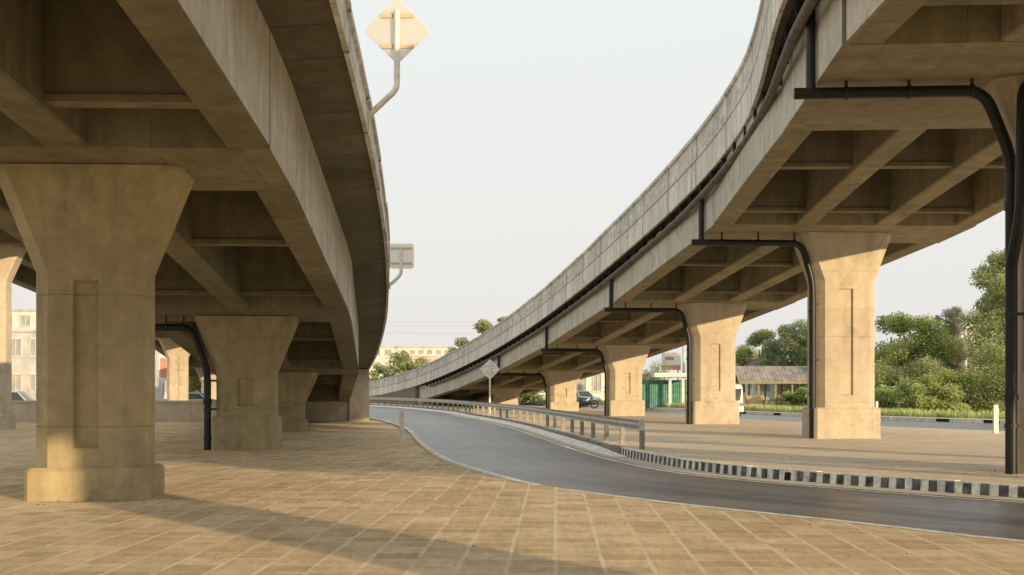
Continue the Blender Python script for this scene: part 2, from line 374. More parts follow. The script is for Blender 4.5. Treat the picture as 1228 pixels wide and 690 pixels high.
# ------------------------------------------------------------------ roads and ground
road_left=dense([(-60,190,0),(-42,150,0),(-24.5,110,0),(-14.5,85,0),(-7.6,66.7,0),(-5.35,57,0),(-3.9,48,0),(-2.75,38,0),(-1.85,30.8,0),(-1.2,27,0),(-.2,23.1,0),(.6,20.7,0),(1.56,18.9,0),(2.35,17.6,0),(3.2,16.4,0),(4.4,14.8,0),(5.45,13.2,0),(8.2,10.6,0),(13,8.3,0),(25,6,0),(60,4,0)],.6)
road_right=dense([(-52,190,0),(-33,150,0),(-14.0,120,0),(-5.6,92,0),(-2.2,72,0),(.15,56,0),(1.35,44,0),(2.1,35.5,0),(2.75,29.5,0),(3.45,25.6,0),(4.2,23.3,0),(5.3,21.4,0),(6.5,19.8,0),(7.6,18.4,0),(10.6,15.6,0),(16,13,0),(27,11,0),(62,9,0)],.6)
NR=260
def pair_right(left,right):
    # nearest station on right polyline, monotone
    out=[];j=0
    for p in left:
        best=min(range(j,min(j+40,len(right))),key=lambda k:(right[k]-p).length); j=best; out.append(right[best])
    return out
def offset(poly,d):  # to the right-hand side of travel
    out=[]
    for i,p in enumerate(poly):
        t=(poly[min(i+1,len(poly)-1)]-poly[max(i-1,0)]).normalized(); out.append(p+Vector((t.y,-t.x,0))*d)
    return out
def strip(mb,A,B,z,mi=0,uw=True,z2=None):
    n=len(A); z2=z if z2 is None else z2
    vs=[(p.x,p.y,z) for p in A]+[(p.x,p.y,z2) for p in B]; fs=[];uv=[];s=0
    for i in range(n-1):
        ds=((A[i+1]+B[i+1])/2-(A[i]+B[i])/2).length
        fs.append((i,i+1,n+i+1,n+i)); uv.append([(s,0),(s+ds,0),(s+ds,(A[i+1]-B[i+1]).length),(s,(A[i]-B[i]).length)]); s+=ds
    mb.add(vs,fs,uv,mi)
RL=resample(road_left,NR); RR=resample(road_right,NR)
# travel goes from far to near: left list lies on our left looking from far => check orientation by strip only
ZR=-.02
mb=MB(); S=3000
mb.add([(-S,-S,-.08),(S,-S,-.08),(S,S,-.08),(-S,S,-.08)],[(0,1,2,3)]); struct('ground',mb,M['earth'])
mb=MB(); strip(mb,RR,RL,ZR); struct('road',mb,M['asphalt'])
# plaza : left of the road, towards the camera
mb=MB(); k0=next(i for i,p in enumerate(RL) if p.y<100)
plz=RL[k0:]
outer=[Vector((-70-(i/(len(plz)-1))*0,100-(130)*(i/(len(plz)-1)),0)) for i in range(len(plz))]
vs=[(p.x,p.y,0) for p in plz]+[(62,-40,0),(-75,-40,0),(-75,100,0)]
import mathutils
tris=mathutils.geometry.tessellate_polygon([[Vector(v) for v in vs]])
mb.add(vs,[tuple(reversed(t)) for t in tris])
# drop edge
strip(mb,plz,plz,0,z2=ZR)
struct('paved_plaza',mb,M['paving'])
# white edge line on the plaza side
ins=offset(RL,0.02); ins2=offset(RL,.17)
def side(poly,d,ref):  # offset away from ref
    a=offset(poly,d); b=offset(poly,-d); k=len(poly)//2
    return a if (a[k]-ref[k]).length>(b[k]-ref[k]).length else b
mb=MB(); rl_in=side(RL,-.02,RR); 
A=side(RL,.02,RR); B=side(RL,.18,RR)
kk=[i for i,p in enumerate(RL) if p.y<20.6]
strip(mb,A[kk[0]:],B[kk[0]:],.004); struct('edge_line',mb,M['linepaint'])
# painted line on the kerb side of the asphalt
RRin=None
a=offset(RR,.42); b=offset(RR,-.42); k=NR//2
toward= 1 if (a[k]-RL[k]).length<(b[k]-RL[k]).length else -1
mb=MB(); strip(mb,offset(RR,toward*.66),offset(RR,toward*.54),ZR+.005); struct('lane_line',mb,M['linepaint'])
# concrete gutter strip by the kerb
mb=MB(); strip(mb,offset(RR,toward*.50),offset(RR,-toward*.02),ZR+.012); struct('gutter',mb,M['girder_face'])
ap=[i for i,p in enumerate(RR) if 29.3<p.y<185]
apo=offset(RR,toward*.30); api=offset(RR,toward*.004)
A_=[api[i] for i in ap]; B_=[apo[i] for i in ap]; mb=MB(); vs=[]
for p,q in zip(A_,B_): vs+=[(p.x,p.y,ZR+.018+.10*min(1,max(0,(p.y-29.3)/4))),(q.x,q.y,ZR+.0165)]
mb.add(vs,[(i*2,i*2+2,i*2+3,i*2+1) for i in range(len(A_)-1)]); struct('kerb_apron',mb,M['kerbwhite'])
# low pale kerb on the plaza side, where the road bends away
tl=-toward if False else None
kerbpath=[p for p in RL if 20.5<=p.y<=100]
def out_from_road(poly,d):
    a=offset(poly,d); b=offset(poly,-d); k=len(poly)//3
    ref=min(RR,key=lambda q:(q-poly[k]).length)
    return a if (a[k]-ref).length>(b[k]-ref).length else b
K0=kerbpath; K1=out_from_road(kerbpath,.16)
mb=MB(); hts=[.06*min(1,max(0.09,(p.y-20.5)/8)) for p in K0]; vs=[]
for p,q,h in zip(K0,K1,hts): vs+=[(p.x,p.y,ZR),(p.x,p.y,h),(q.x,q.y,h),(q.x,q.y,-.01)]
mb.add(vs,[(i*4+k,i*4+k+1,i*4+k+5,i*4+k+4) for i in range(len(K0)-1) for k in range(3)]); struct('low_kerb',mb,M['kerbwhite'])
# right hand verge with striped kerb
VZ=.17
kv=[p for p in RR if p.y<185]
kvo=offset(kv,-toward*.17)
far_near=dense([(60,22,0),(42,27,0),(26,34.5,0),(17.0,42.5,0),(11.5,59,0),(8.3,78,0),(2.6,105,0),(-6,130,0),(-22,160,0),(-36,184,0)],1.0)
far_far=dense([(70,36,0),(50,42,0),(34,49,0),(23.2,58.5,0),(17.4,74,0),(13.5,90,0),(8,113,0),(-1,138,0),(-16,168,0),(-32,196,0)],1.0)
mb=MB(); vs=[(p.x,p.y,VZ) for p in kvo]+[(p.x,p.y,VZ) for p in far_near]
tris=mathutils.geometry.tessellate_polygon([[Vector(v) for v in vs]])
mb.add(vs,[tuple(t) for t in tris])
strip(mb,far_near,far_near,VZ,z2=-.06)
struct('sandy_verge',mb,M['dirt'])
drain_s=None
mb=MB()
def arcs(poly):
    L=[0]
    for a_,b_ in zip(poly,poly[1:]): L.append(L[-1]+(b_-a_).length)
    return L
fine_k=dense([tuple(p) for p in kv[::2]],.2); L=arcs(fine_k); T=L[-1]
# blocks counted from the near end
def at(poly,L,s):
    k=min(max(bisect.bisect_right(L,s)-1,0),len(poly)-2); u=(s-L[k])/max(L[k+1]-L[k],1e-6); return poly[k].lerp(poly[k+1],u)
nb=int(T/.15); rk=random.Random(4)
drained=0
cur=None
for i in range(nb):
    s1=T-i*.15; s0=s1-.15+(.008 if i%6==5 else .0)
    if s0<0: break
    p1=at(fine_k,L,s1); p0=at(fine_k,L,s0); t=(p1-p0).normalized(); n=Vector((t.y,-t.x,0))*(-toward)
    ymid=(p0.y+p1.y)/2
    if i%6==0: cur=VZ+.012+rk.uniform(-.006,.006)
    q=[p0,p1,p1+n*.17,p0+n*.17]
    far=ymid>30.5
    b_=[(v.x,v.y,ZR-.02) for v in q]; t_=[(v.x+(n.x*.02 if j<2 else 0),v.y+(n.y*.02 if j<2 else 0),cur) for j,v in enumerate(q)]
    if toward>0: b_=b_[::-1]; t_=t_[::-1]
    mb.hexa(b_,t_,3 if far else 0)
    isd=(drained==0 and ymid<30 and (p0.x+p1.x)/2<wx(951,21.9)); drained+=isd
    if isd or (i%2==0 and ymid<30.5):
        e=.05 if not isd else .0
        p1_=p1-t*e*0; q=[p0-n*.004,p1_-n*.004,p1_+n*.006,p0+n*.006]
        zt=cur-.012-rk.random()*.01 if not isd else cur-.05
        b_=[(v.x,v.y,ZR+.012+rk.random()*.012) for v in q]; t_=[(v.x+n.x*.016,v.y+n.y*.016,zt) for v in q]
        if toward>0: b_=b_[::-1]; t_=t_[::-1]
        mb.hexa(b_,t_,2 if isd else 1)
struct('striped_kerb',mb,[M['kerbwhite'],M['blackpaint'],M['dark'],M['oldroof']])
# far carriageway on the right
n_=200; FN=resample(far_near,n_); FF=resample(far_far,n_)
mb=MB(); strip(mb,FF,FN,-.03); struct('far_road',mb,M['asphalt'])
mb=MB(); FK=offset(FF,.0); FO=[p+(p-q).normalized()*1.0 for p,q in zip(FF,FN)]
strip(mb,FF,FF,-.03,z2=.16); strip(mb,FO,FF,.16); struct('far_kerb',mb,M['kerbwhite'])
FO2=[p+(p-q).normalized()*3.0 for p,q in zip(FO,FN)]
mb=MB(); strip(mb,FO2,FO,.155); 
FO3=[p+(p-q).normalized()*110 for p,q in zip(FO2,FN)]
strip(mb,FO3,FO2,.15); struct('grass_verge',mb,M['grassbase'])
mb=MB()
for xx,yy in ((1130,506.5),(1188,510),(935,501),(890,500)):
    Z=(CAMH+.03)*F/(yy+1.5-HY); c_=min(range(n_),key=lambda k:abs(FF[k].x/FF[k].y-(xx-HX)/F)); p=FF[c_]; d=(FF[c_+1]-FF[c_]).normalized(); nn=(FN[c_]-p).normalized()
    q=p+nn*.02; mb.hexa([(q-d*.45)[:2]+(0.0,),(q+d*.45)[:2]+(0.0,),(q+d*.45-nn*.03)[:2]+(0.0,),(q-d*.45-nn*.03)[:2]+(0.0,)][::-1],
      [(q-d*.45)[:2]+(.14,),(q+d*.45)[:2]+(.14,),(q+d*.45-nn*.03)[:2]+(.14,),(q-d*.45-nn*.03)[:2]+(.14,)][::-1])
struct('kerb_inlets',mb,M['dark'])

# ------------------------------------------------------------------ flyovers
def WIDE(y):
    t=min(1,max(0,(31-y)/15)); return .30*t*t*(3-2*t)-.15*math.exp(-((y-32)/9)**2)
class Bridge:
    def __init__(s,cx,hz,root): s.cx=cx; s.hz=hz; s.root=root
    def T(s,Z):
        d=s.cx(Z+.5)-s.cx(Z-.5); t=Vector((d,1,0)).normalized(); return t
    def Rv(s,Z): t=s.T(Z); return Vector((t.y,-t.x,0))
    def C(s,Z): return Vector((s.cx(Z),Z,s.hz(Z)))
    def pt(s,Z,off,dz=0): return s.C(Z)+s.Rv(Z)*off+Vector((0,0,dz))
    def stations(s,Z0,Z1,step=1.5):
        out=[];L=0;prev=None;n=int((Z1-Z0)/step)
        for i in range(n+1):
            Z=Z0+(Z1-Z0)*i/n; p=s.C(Z)
            if prev is not None: L+=(p-prev).length
            prev=p; out.append((p,s.Rv(Z),L))
        return out

def bridge_super(B,caps,girders,gw,gd,half_l,half_r,Z0,Z1,P,caphalf,par_w=.22,ends=(True,True),dia=True,girder_end=None,tops=True):
    """caps: list of (Znear,Zfar). girders: offsets."""
    root=B.root
    st=B.stations(Z0,Z1)
    # deck slab : flat soffit between girders, tapering overhang
    gl=girders[0]-gw/2; gr=girders[-1]+gw/2
    prof=[(-half_l+.07,gd+.06),(gl+.02,gd),(gr-.02,gd),(half_r-.07,gd+.06),(half_r-.07,gd+.30),(-half_l+.07,gd+.30)]
    wd=(lambda y:WIDE(y)) if len(girders)==4 else None
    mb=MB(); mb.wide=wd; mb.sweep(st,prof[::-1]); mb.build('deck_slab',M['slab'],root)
    for sgn,h in ((-1,half_l),(1,half_r)):
        mb=MB(); mb.wide=wd if sgn<0 else None; rp=random.Random(int(h*10)+sgn+len(caps)); npan=max(2,int((Z1-Z0)/4.0)); allst=B.stations(Z0,Z1,.5); per=8
        for k in range(0,len(allst)-1,per):
            seg=list(allst[k:k+per+1])
            if len(seg)<2: continue
            dj=rp.uniform(-.012,.012); dz=rp.uniform(-.014,.014); L_=seg[0][2]; e=.018
            d0=(seg[1][0]-seg[0][0]).normalized(); d1=(seg[-1][0]-seg[-2][0]).normalized()
            seg[0]=(seg[0][0]+d0*e,seg[0][1],seg[0][2]+e); seg[-1]=(seg[-1][0]-d1*e,seg[-1][1],seg[-1][2]-e)
            hh=h+dj
            a=[(hh*sgn,gd+.0),(hh*sgn,gd+P*.50),((hh-.03)*sgn,gd+P*.515),((hh-.03)*sgn,gd+P-.13),((hh+.025)*sgn,gd+P-.11+dz),((hh+.025)*sgn,gd+P+dz),((h-par_w)*sgn,gd+P+dz),((h-par_w)*sgn,gd+.305),((h-.08)*sgn,gd+.305),((h-.08)*sgn,gd+.0)]
            if sgn>0: a=a[::-1]
            mb.sweep(seg,a)
        o=mb.build('parapet',M['parapet'],root)
    # wearing surface
    mb=MB(); mb.sweep(st,[(-half_l+.3,gd+.304),(half_r-.3,gd+.304),(half_r-.3,gd+.36),(-half_l+.3,gd+.36)][::-1]); mb.build('road_surface',M['asphalt'],root)
    # girders, straight between caps
    for i in range(len(caps)-1):
        Za=caps[i][1]; Zb=caps[i+1][0]
        for gi,g_ in enumerate(girders):
            A=B.pt(Za,g_); Bp=B.pt(Zb,g_); d=(Bp-A); dh=Vector((d.x,d.y,0)).normalized(); r=Vector((dh.y,-dh.x,0))
            A=A-dh*.0; mb=MB(); n=6
            stg=[]
            for k in range(n+1):
                t=k/n; p=A.lerp(Bp,t); p.z=B.hz(Za+(Zb-Za)*t)*.5+p.z*.5; stg.append((p,r,k*d.length/n))
            c_=.035
            mb.sweep(stg,[(-gw/2+c_,0),(gw/2-c_,0),(gw/2,c_),(gw/2,gd+.06),(-gw/2,gd+.06),(-gw/2,c_)][::-1])
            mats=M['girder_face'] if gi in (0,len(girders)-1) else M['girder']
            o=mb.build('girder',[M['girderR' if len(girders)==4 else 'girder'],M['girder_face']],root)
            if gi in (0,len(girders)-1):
                # outward side gets the paler copy, with sky light put into its colour
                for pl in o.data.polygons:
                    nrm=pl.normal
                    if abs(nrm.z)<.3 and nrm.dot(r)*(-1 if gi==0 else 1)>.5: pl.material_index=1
        if dia:
            for t in (.39,.88):
                Zd=Za+(Zb-Za)*t
                for gi in range(len(girders)-1):
                    # girders are chords: interpolate the same way
                    pa=B.pt(Za,girders[gi]).lerp(B.pt(Zb,girders[gi]),t); pb=B.pt(Za,girders[gi+1]).lerp(B.pt(Zb,girders[gi+1]),t)
                    pa.z=pb.z=B.hz(Zd); d=(pb-pa); d.z=0; d.normalize(); nn=Vector((-d.y,d.x,0))
                    a=pa+d*(gw/2-.01); b=pb-d*(gw/2-.01)
                    lo=.2 ; hh=gd+.04; tk=.13
                    mb=MB()
                    q=[a-nn*tk,b-nn*tk,b+nn*tk,a+nn*tk]
                    mb.hexa([v+Vector((0,0,lo)) for v in q],[v+Vector((0,0,hh)) for v in q])
                    # small bottom flange
                    q=[a-nn*(tk+.05),b-nn*(tk+.05),b+nn*(tk+.05),a+nn*(tk+.05)]
                    mb.hexa([v+Vector((0,0,lo-.09)) for v in q],[v+Vector((0,0,lo+.003)) for v in q])
                    mb.build('diaphragm',M['girder'],root)
    # caps
    hl,hr=caphalf
    for (Za,Zb) in caps:
        mb=MB(); Zm=(Za+Zb)/2; t=B.T(Zm); r=B.Rv(Zm); c0=B.C(Zm)
        a=c0-t*(Zm-Za)/t.y; b=c0+t*(Zb-Zm)/t.y; a.z=B.hz(Za); b.z=B.hz(Zb)
        e=.004
        q=[a-r*(hl+e),a+r*(hr+e),b+r*(hr+e),b-r*(hl+e)]
        mb.hexa([v+Vector((0,0,-.004)) for v in q],[v+Vector((0,0,gd+.05)) for v in q])
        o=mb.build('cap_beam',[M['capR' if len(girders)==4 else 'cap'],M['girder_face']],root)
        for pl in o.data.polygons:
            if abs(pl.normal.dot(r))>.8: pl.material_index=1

HL=lambda Z:4.15+WIDE(Z)
def column(B,Z,X,base,top,w_,d_,topw,flare_h,plinth_h,parent,panel=(.9,3.3,.26),heading=None,mat=None):
    """shaft with chamfered corners, flared head, recessed panel on both broad faces, plinth"""
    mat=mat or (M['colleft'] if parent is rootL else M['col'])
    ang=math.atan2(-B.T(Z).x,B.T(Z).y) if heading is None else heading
    Mx=Matrix.Translation((X,Z,0))@Matrix.Rotation(ang,4,'Z')
    ch=.24
    root=bpy.data.objects.new('column',None)
    mb=MB()
    def ring(hw,hd,c,z): return [Mx@Vector(p) for p in [(-hw+c,-hd,z),(hw-c,-hd,z),(hw,-hd+c,z),(hw,hd-c,z),(hw-c,hd,z),(-hw+c,hd,z),(-hw,hd-c,z),(-hw,-hd+c,z)]]
    hw=w_/2; hd=d_/2; tw=topw/2
    zf=top-flare_h
    levels=[(hw,hd,ch,base-.1),(hw,hd,ch,zf),(tw,hd+.05,ch,top-.04),(tw,hd+.05,ch,top+.03)]
    rings=[ring(*l) for l in levels]
    pw=.15; rec=.07   # panel half width / depth
    z0=base+panel[0]; z1=base+panel[1]
    for li in range(3):
        A=rings[li]; Bq=rings[li+1]
        for k in range(8):
            k2=(k+1)%8
            if li==0 and k in (0,4):
                # broad face with recess
                s=-1 if k==0 else 1
                y=s*hd; x0=-hw+ch; x1=hw-ch; zb=levels[0][3]; zt=levels[1][3]
                pp=panel[2]/2
                O=[(x0,zb),(x1,zb),(x1,zt),(x0,zt)]; I=[(-pp,z0),(pp,z0),(pp,z1),(-pp,z1)]
                vs=[Mx@Vector((a,y,b)) for a,b in O+I]+[Mx@Vector((a*.86 ,y-s*rec,b+(.03 if i<2 else -.03))) for i,(a,b) in enumerate(I)]
                fs=[]
                for i in range(4):
                    j=(i+1)%4; fs.append((i,j,4+j,4+i)); fs.append((4+i,4+j,8+j,8+i))
                fs.append((8,9,10,11))
                if s>0: fs=[tuple(reversed(f)) for f in fs]
                mb.add(vs,fs)
            else:
                mb.add([A[k],A[k2],Bq[k2],Bq[k]],[(0,1,2,3)])
    mb.add(rings[-1],[tuple(range(8))])
    o=mb.build('column',mat,parent)
    me=o.data
    if plinth_h>0:
        mb=MB(); e=.085; c2=.07
        Rg=[ring(hw+e,hd+e,c2,base-.1),ring(hw+e,hd+e,c2,base+plinth_h-.05),ring(hw+e-.05,hd+e-.05,c2,base+plinth_h)]
        for a,b in zip(Rg,Rg[1:]):
            for k in range(8):
                mb.add([a[k],a[(k+1)%8],b[(k+1)%8],b[k]],[(0,1,2,3)])
        mb.add(Rg[-1],[tuple(range(8))]); p=mb.build('plinth',mat,o)
    return o

# ---- left flyover
def Lcx(Z):
    d=Z-18.4; return -6.15-.0403*d-.00153*d*d
Lhz=interp([(-40,7.0),(-14,6.95),(2,6.15),(17.9,4.846),(32.9,3.55),(47.6,2.28),(62.8,.97),(75,0.05),(95,-1.2)])
rootL=thing('flyover','ramp flyover on the left with three girders, square flared columns and low edge parapet','flyover',(Lcx(18.4),18.4,0))
BL=Bridge(Lcx,Lhz,rootL)
capsL=[(-14.2,-11.8),(2.2,4.6),(17.1,19.5),(31.8,34.1),(46.6,48.8),(62.4,63.2)]
bridge_super(BL,capsL,[-2.47,0,2.47],.6,1.62,3.78,3.78,-14,64.5,.72,(2.77,2.77))
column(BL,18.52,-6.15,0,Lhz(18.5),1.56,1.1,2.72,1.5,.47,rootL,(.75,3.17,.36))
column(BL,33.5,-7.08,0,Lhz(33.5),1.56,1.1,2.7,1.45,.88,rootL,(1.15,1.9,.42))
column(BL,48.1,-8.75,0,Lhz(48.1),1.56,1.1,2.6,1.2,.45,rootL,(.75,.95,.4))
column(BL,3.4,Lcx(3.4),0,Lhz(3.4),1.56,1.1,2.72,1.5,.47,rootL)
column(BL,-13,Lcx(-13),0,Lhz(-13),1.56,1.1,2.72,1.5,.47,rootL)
# abutment and ramp walls
mb=MB(); r=BL.Rv(63); t=BL.T(63); c=BL.C(63); 
q=[c-r*3.3-t*.35,c+r*2.75-t*.35,c+r*2.75+t*.5,c-r*3.3+t*.5]
mb.hexa([Vector((v.x,v.y,-.1)) for v in q],[Vector((v.x,v.y,c.z+.02)) for v in q]); mb.build('abutment',M['col'],rootL)
mb=MB(); q=[c+r*2.753-t*.55,c+r*3.75-t*.55,c+r*3.75+t*.5,c+r*2.753+t*.5]
mb.hexa([Vector((v.x,v.y,-.1)) for v in q],[Vector((v.x,v.y,c.z+1.66)) for v in q]); mb.build('wing_wall',M['col'],rootL)
mb=MB(); stn=[]
for i in range(21):
    Z=63.6+i*1.6; p=Vector((Lcx(Z),Z,0)); stn.append((p,BL.Rv(Z),Z))
def topz(Z): return max(Lhz(Z)+1.62+.7,.8)
n=len(stn); vs=[]
for p,r_,Z in stn:
    for a_,zz in ((-3.7,-.1),(3.7,-.1),(3.7,topz(Z)),(3.5,topz(Z)),(3.5,topz(Z)-.7),(-3.5,topz(Z)-.7),(-3.5,topz(Z)),(-3.7,topz(Z))): vs.append(p+r_*a_+Vector((0,0,zz)))
fs=[]
for i in range(n-1):
    for k in range(8): fs.append((i*8+k,(i+1)*8+k,(i+1)*8+(k+1)%8,i*8+(k+1)%8))
fs.append(tuple(range(8))); mb.add(vs,fs); mb.build('ramp_wall',M['parapet'],rootL)

# ---- right flyover
RXk=[(-60,-4.0),(-25,3.4),(0.2,8.2),(21.5,9.48),(29,10.03),(36.9,9.80),(51.9,8.3),(67.4,6.05),(82.5,3.3),(97.5,-.1),(113,-4.1),(128,-9.0),(145,-15.2),(165,-23)]
Rcol=interp(RXk); Rcx=interp([(a,b-.5) for a,b in RXk])
Rhz=interp([(-60,5.7),(0.2,6.1),(12,6.5),(21.5,6.92),(36.9,6.11),(51.9,5.1),(67.4,3.93),(82.5,2.8),(97.5,1.65),(113,.6),(128,-.28),(145,-.9),(165,-1.2)])  # knots near and behind the camera lowered so the deck shades left columns
rootR=thing('flyover','curved ramp flyover on the right with four girders, tall stained parapet and black drain pipes','flyover',(Rcx(36.9),36.9,VZ))
BR=Bridge(Rcx,Rhz,rootR)
capsR=[(-26.2,-23.8),(-1.8,2.2),(18.8,25.2),(35.2,37.9),(50.8,53.2),(66.3,68.6),(81.5,83.6),(96.5,98.6),(112.4,113.4)]
gR=[-3.45,-1.15,1.15,3.45]
bridge_super(BR,capsR,gR,.58,1.32,4.15,4.15,-27,148,1.55,(3.745,3.745))
for Z,ph,pan in ((-24.7,.7,(1.3,5.2,.36)),(.2,.7,(1.3,5.2,.36)),(21.5,0,(1.3,4.9,.36)),(36.85,.9,(1.25,4.35,.36)),(51.9,.95,(1.35,3.3,.36)),(67.4,.85,(1.2,2.3,.36)),(82.5,.6,(.9,1.5,.36)),(97.5,.0,(.6,.8,.3))):
    top=Rhz(Z)
    sl=Z<5
    column(BR,Z,Rcol(Z)+(-.4 if Z>90 else +.08 if 20<Z<22 else -.12 if 36<Z<38 else .12 if sl else 0),VZ,top,1.7 if sl else 1.78,.9 if sl else 1.2,2.75,min(1.35,top*.35),ph,rootR,pan)
mb=MB(); r=BR.Rv(113); t=BR.T(113); c=BR.C(113)
q=[c-r*3.9-t*.2,c+r*3.9-t*.2,c+r*3.9+t*.5,c-r*3.9+t*.5]
mb.hexa([Vector((v.x,v.y,-.1)) for v in q],[Vector((v.x,v.y,c.z+.02)) for v in q]); mb.build('abutment',M['col'],rootR)
for sg in (-1,1):
    mb=MB(); vs=[];n=0
    for i in range(20):
        Z=113.6+i*1.9; p=Vector((Rcx(Z),Z,0)); r_=BR.Rv(Z); n+=1
        for a_,zz in ((4.1*sg,-.1),(4.1*sg,max(Rhz(Z)+1.4,.1)),(3.6*sg,max(Rhz(Z)+1.4,.1)),(3.6*sg,-.1)): vs.append(p+r_*a_+Vector((0,0,zz)))
    fs=[(i*4+k,i*4+(k+1)%4,(i+1)*4+(k+1)%4,(i+1)*4+k) for i in range(n-1) for k in range(4)]+[(0,1,2,3)]
    mb.add(vs,fs); mb.build('ramp_wall',M['parapet'],rootR)

# long drain pipe under the overhang of the right flyover
mb=MB()
pts=[BR.pt(Z,-3.92-.6*max(0,WIDE(Z)),.98) for Z in [4+i*2.0 for i in range(53)]]
mb.tube(pts,.095,10); mb.build('drain_pipe',M['dustypipe'],rootR)
for i in range(70):
    Z=6+i*1.5; mb=MB(); off=3.87+.8*max(0,WIDE(Z)); p=BR.pt(Z,-off,1.17); ang=math.atan2(-BR.T(Z).x,BR.T(Z).y)
    mb.box(p,(.22,.10,.26),ang); mb.build('pipe_bracket',M['dark'],rootR)
mb=MB(); st_=BR.stations(2,112,2.0); mb.wide=lambda y:WIDE(y)
mb.sweep(st_,[(-3.97,1.24),(-3.76,1.24),(-3.76,1.30),(-3.97,1.30)]); mb.build('drip_channel',M['dark'],rootR)  # black strip stands in for the shade under the overhang
def bend(pts,rad=.25,n=6):
    P=[Vector(p) for p in pts]; out=[P[0]]
    for i in range(1,len(P)-1):
        a=(P[i-1]-P[i]); b=(P[i+1]-P[i]); ra=min(rad,a.length*.45,b.length*.45)
        A=P[i]+a.normalized()*ra; Bq=P[i]+b.normalized()*ra
        for k in range(n+1):
            t=k/n; out.append((1-t)**2*A+2*t*(1-t)*P[i]+t*t*Bq)
    out.append(P[-1]); return out
def down_pipe(B,Zc,capnear,colX,base,top,sgn,girder_off,root,r=.095,shaft=.89,head=1.38,fl=1.35,long_off=.0):
    ang=math.atan2(-B.T(Zc).x,B.T(Zc).y); Mx=Matrix.Translation((colX,Zc,0))@Matrix.Rotation(ang,4,'Z')
    Zp=Zc-.5
    yl=-.45
    loc=lambda x,z,y=yl: Mx@Vector((x,y,z))
    go=B.pt(Zp,girder_off)
    xl=(Mx.inverted()@Vector((go.x,go.y,0))).x
    zc=top-.27
    mb=MB()
    # horizontal run with open end past the girder, then along the flare and down the shaft
    sh=sgn*(shaft+.21)
    path=[loc(xl+sgn*.42,zc),loc(sgn*(head+.05),zc),loc(sh,top-fl-.05),loc(sh,base)]
    mb.tube(bend(path,.32),r,12); 
    # vertical drop from the long pipe, on the girder's outer face
    mb.tube([loc(xl+sgn*.13,zc),loc(xl+sgn*.13,top+1.15)],r*.85,10)
    for f in (.0,1.0):
        mb.cyl(loc(sh,base+1.3+f*(top-fl-base-2.2)),r+.018,.1,n=12)
    mb.build('drain_pipe',M['pipe'],root)
    k=0; L_=abs(xl)-head
    for i in range(3):
        x=sgn*(head+.25+(L_-.4)*i/2.3); b=MB(); b.box(loc(x,zc+.19),(.045,.05,.26),ang); b.cyl(loc(x,zc),r+.015,.06,axis=(Mx.to_3x3()@Vector((1,0,0))),n=12); b.build('pipe_bracket',M['clamp'],root)
    for f in (.15,.5,.85):
        z=base+(top-fl-base)*f; b=MB(); b.box(loc(sh-sgn*.12,z),(.24,.05,.05),ang); b.cyl(loc(sh,z),r+.015,.06,n=12); b.build('pipe_bracket',M['clamp'],root)
for Z in (36.85,51.9,67.4,82.5):
    down_pipe(BR,Z,0,Rcol(Z),VZ,Rhz(Z),-1,-3.73,rootR)
down_pipe(BR,21.5,0,Rcol(21.5)-.04,VZ,Rhz(21.5),-1,-3.73,rootR,r=.1,shaft=.77)
# second branch coming across the front of the nearest visible column
mb=MB(); Mx=Matrix.Translation((Rcol(21.5)+.04,21.5,0))@Matrix.Rotation(math.atan2(-BR.T(21.5).x,BR.T(21.5).y),4,'Z')
mb.tube(bend([Mx@Vector(p) for p in [(1.9,-.82,6.72),(-.98,-.82,6.72),(-1.02,-.80,4.5),(-1.06,-.46,3.7)]],.3),.1,12); mb.build('drain_pipe',M['pipe'],rootR)
down_pipe(BL,33.5,0,-7.08,0,Lhz(33.5),-1,-2.77,rootL,shaft=.78,head=1.35)

# ---- third flyover, far left
Tcx=interp([(-10,-20.8),(30,-20.6),(50,-21.05),(70,-22.4),(92,-24.6),(120,-29),(150,-36)])
Thz=interp([(-10,7.8),(50,7.35),(70,6.4),(92,5.3),(120,3.6),(150,1.6)])
rootT=thing('flyover','distant pale ramp flyover glimpsed behind the left flyover columns','flyover',(-21.05,50.5,0))
BT=Bridge(Tcx,Thz,rootT)
bridge_super(BT,[(29,31.2),(49.4,51.6),(69.4,71.6),(91,93.2),(118.6,120.8)],[-2.47,0,2.47],.6,1.4,3.7,3.7,28,148,.8,(2.77,2.77),dia=False)
for Z in (30.1,50.5,70.5,92.1,119.7):
    column(BT,Z,Tcx(Z),0,Thz(Z),1.5,1.1,2.7,1.4,.6,rootT,(.9,3.6,.34))

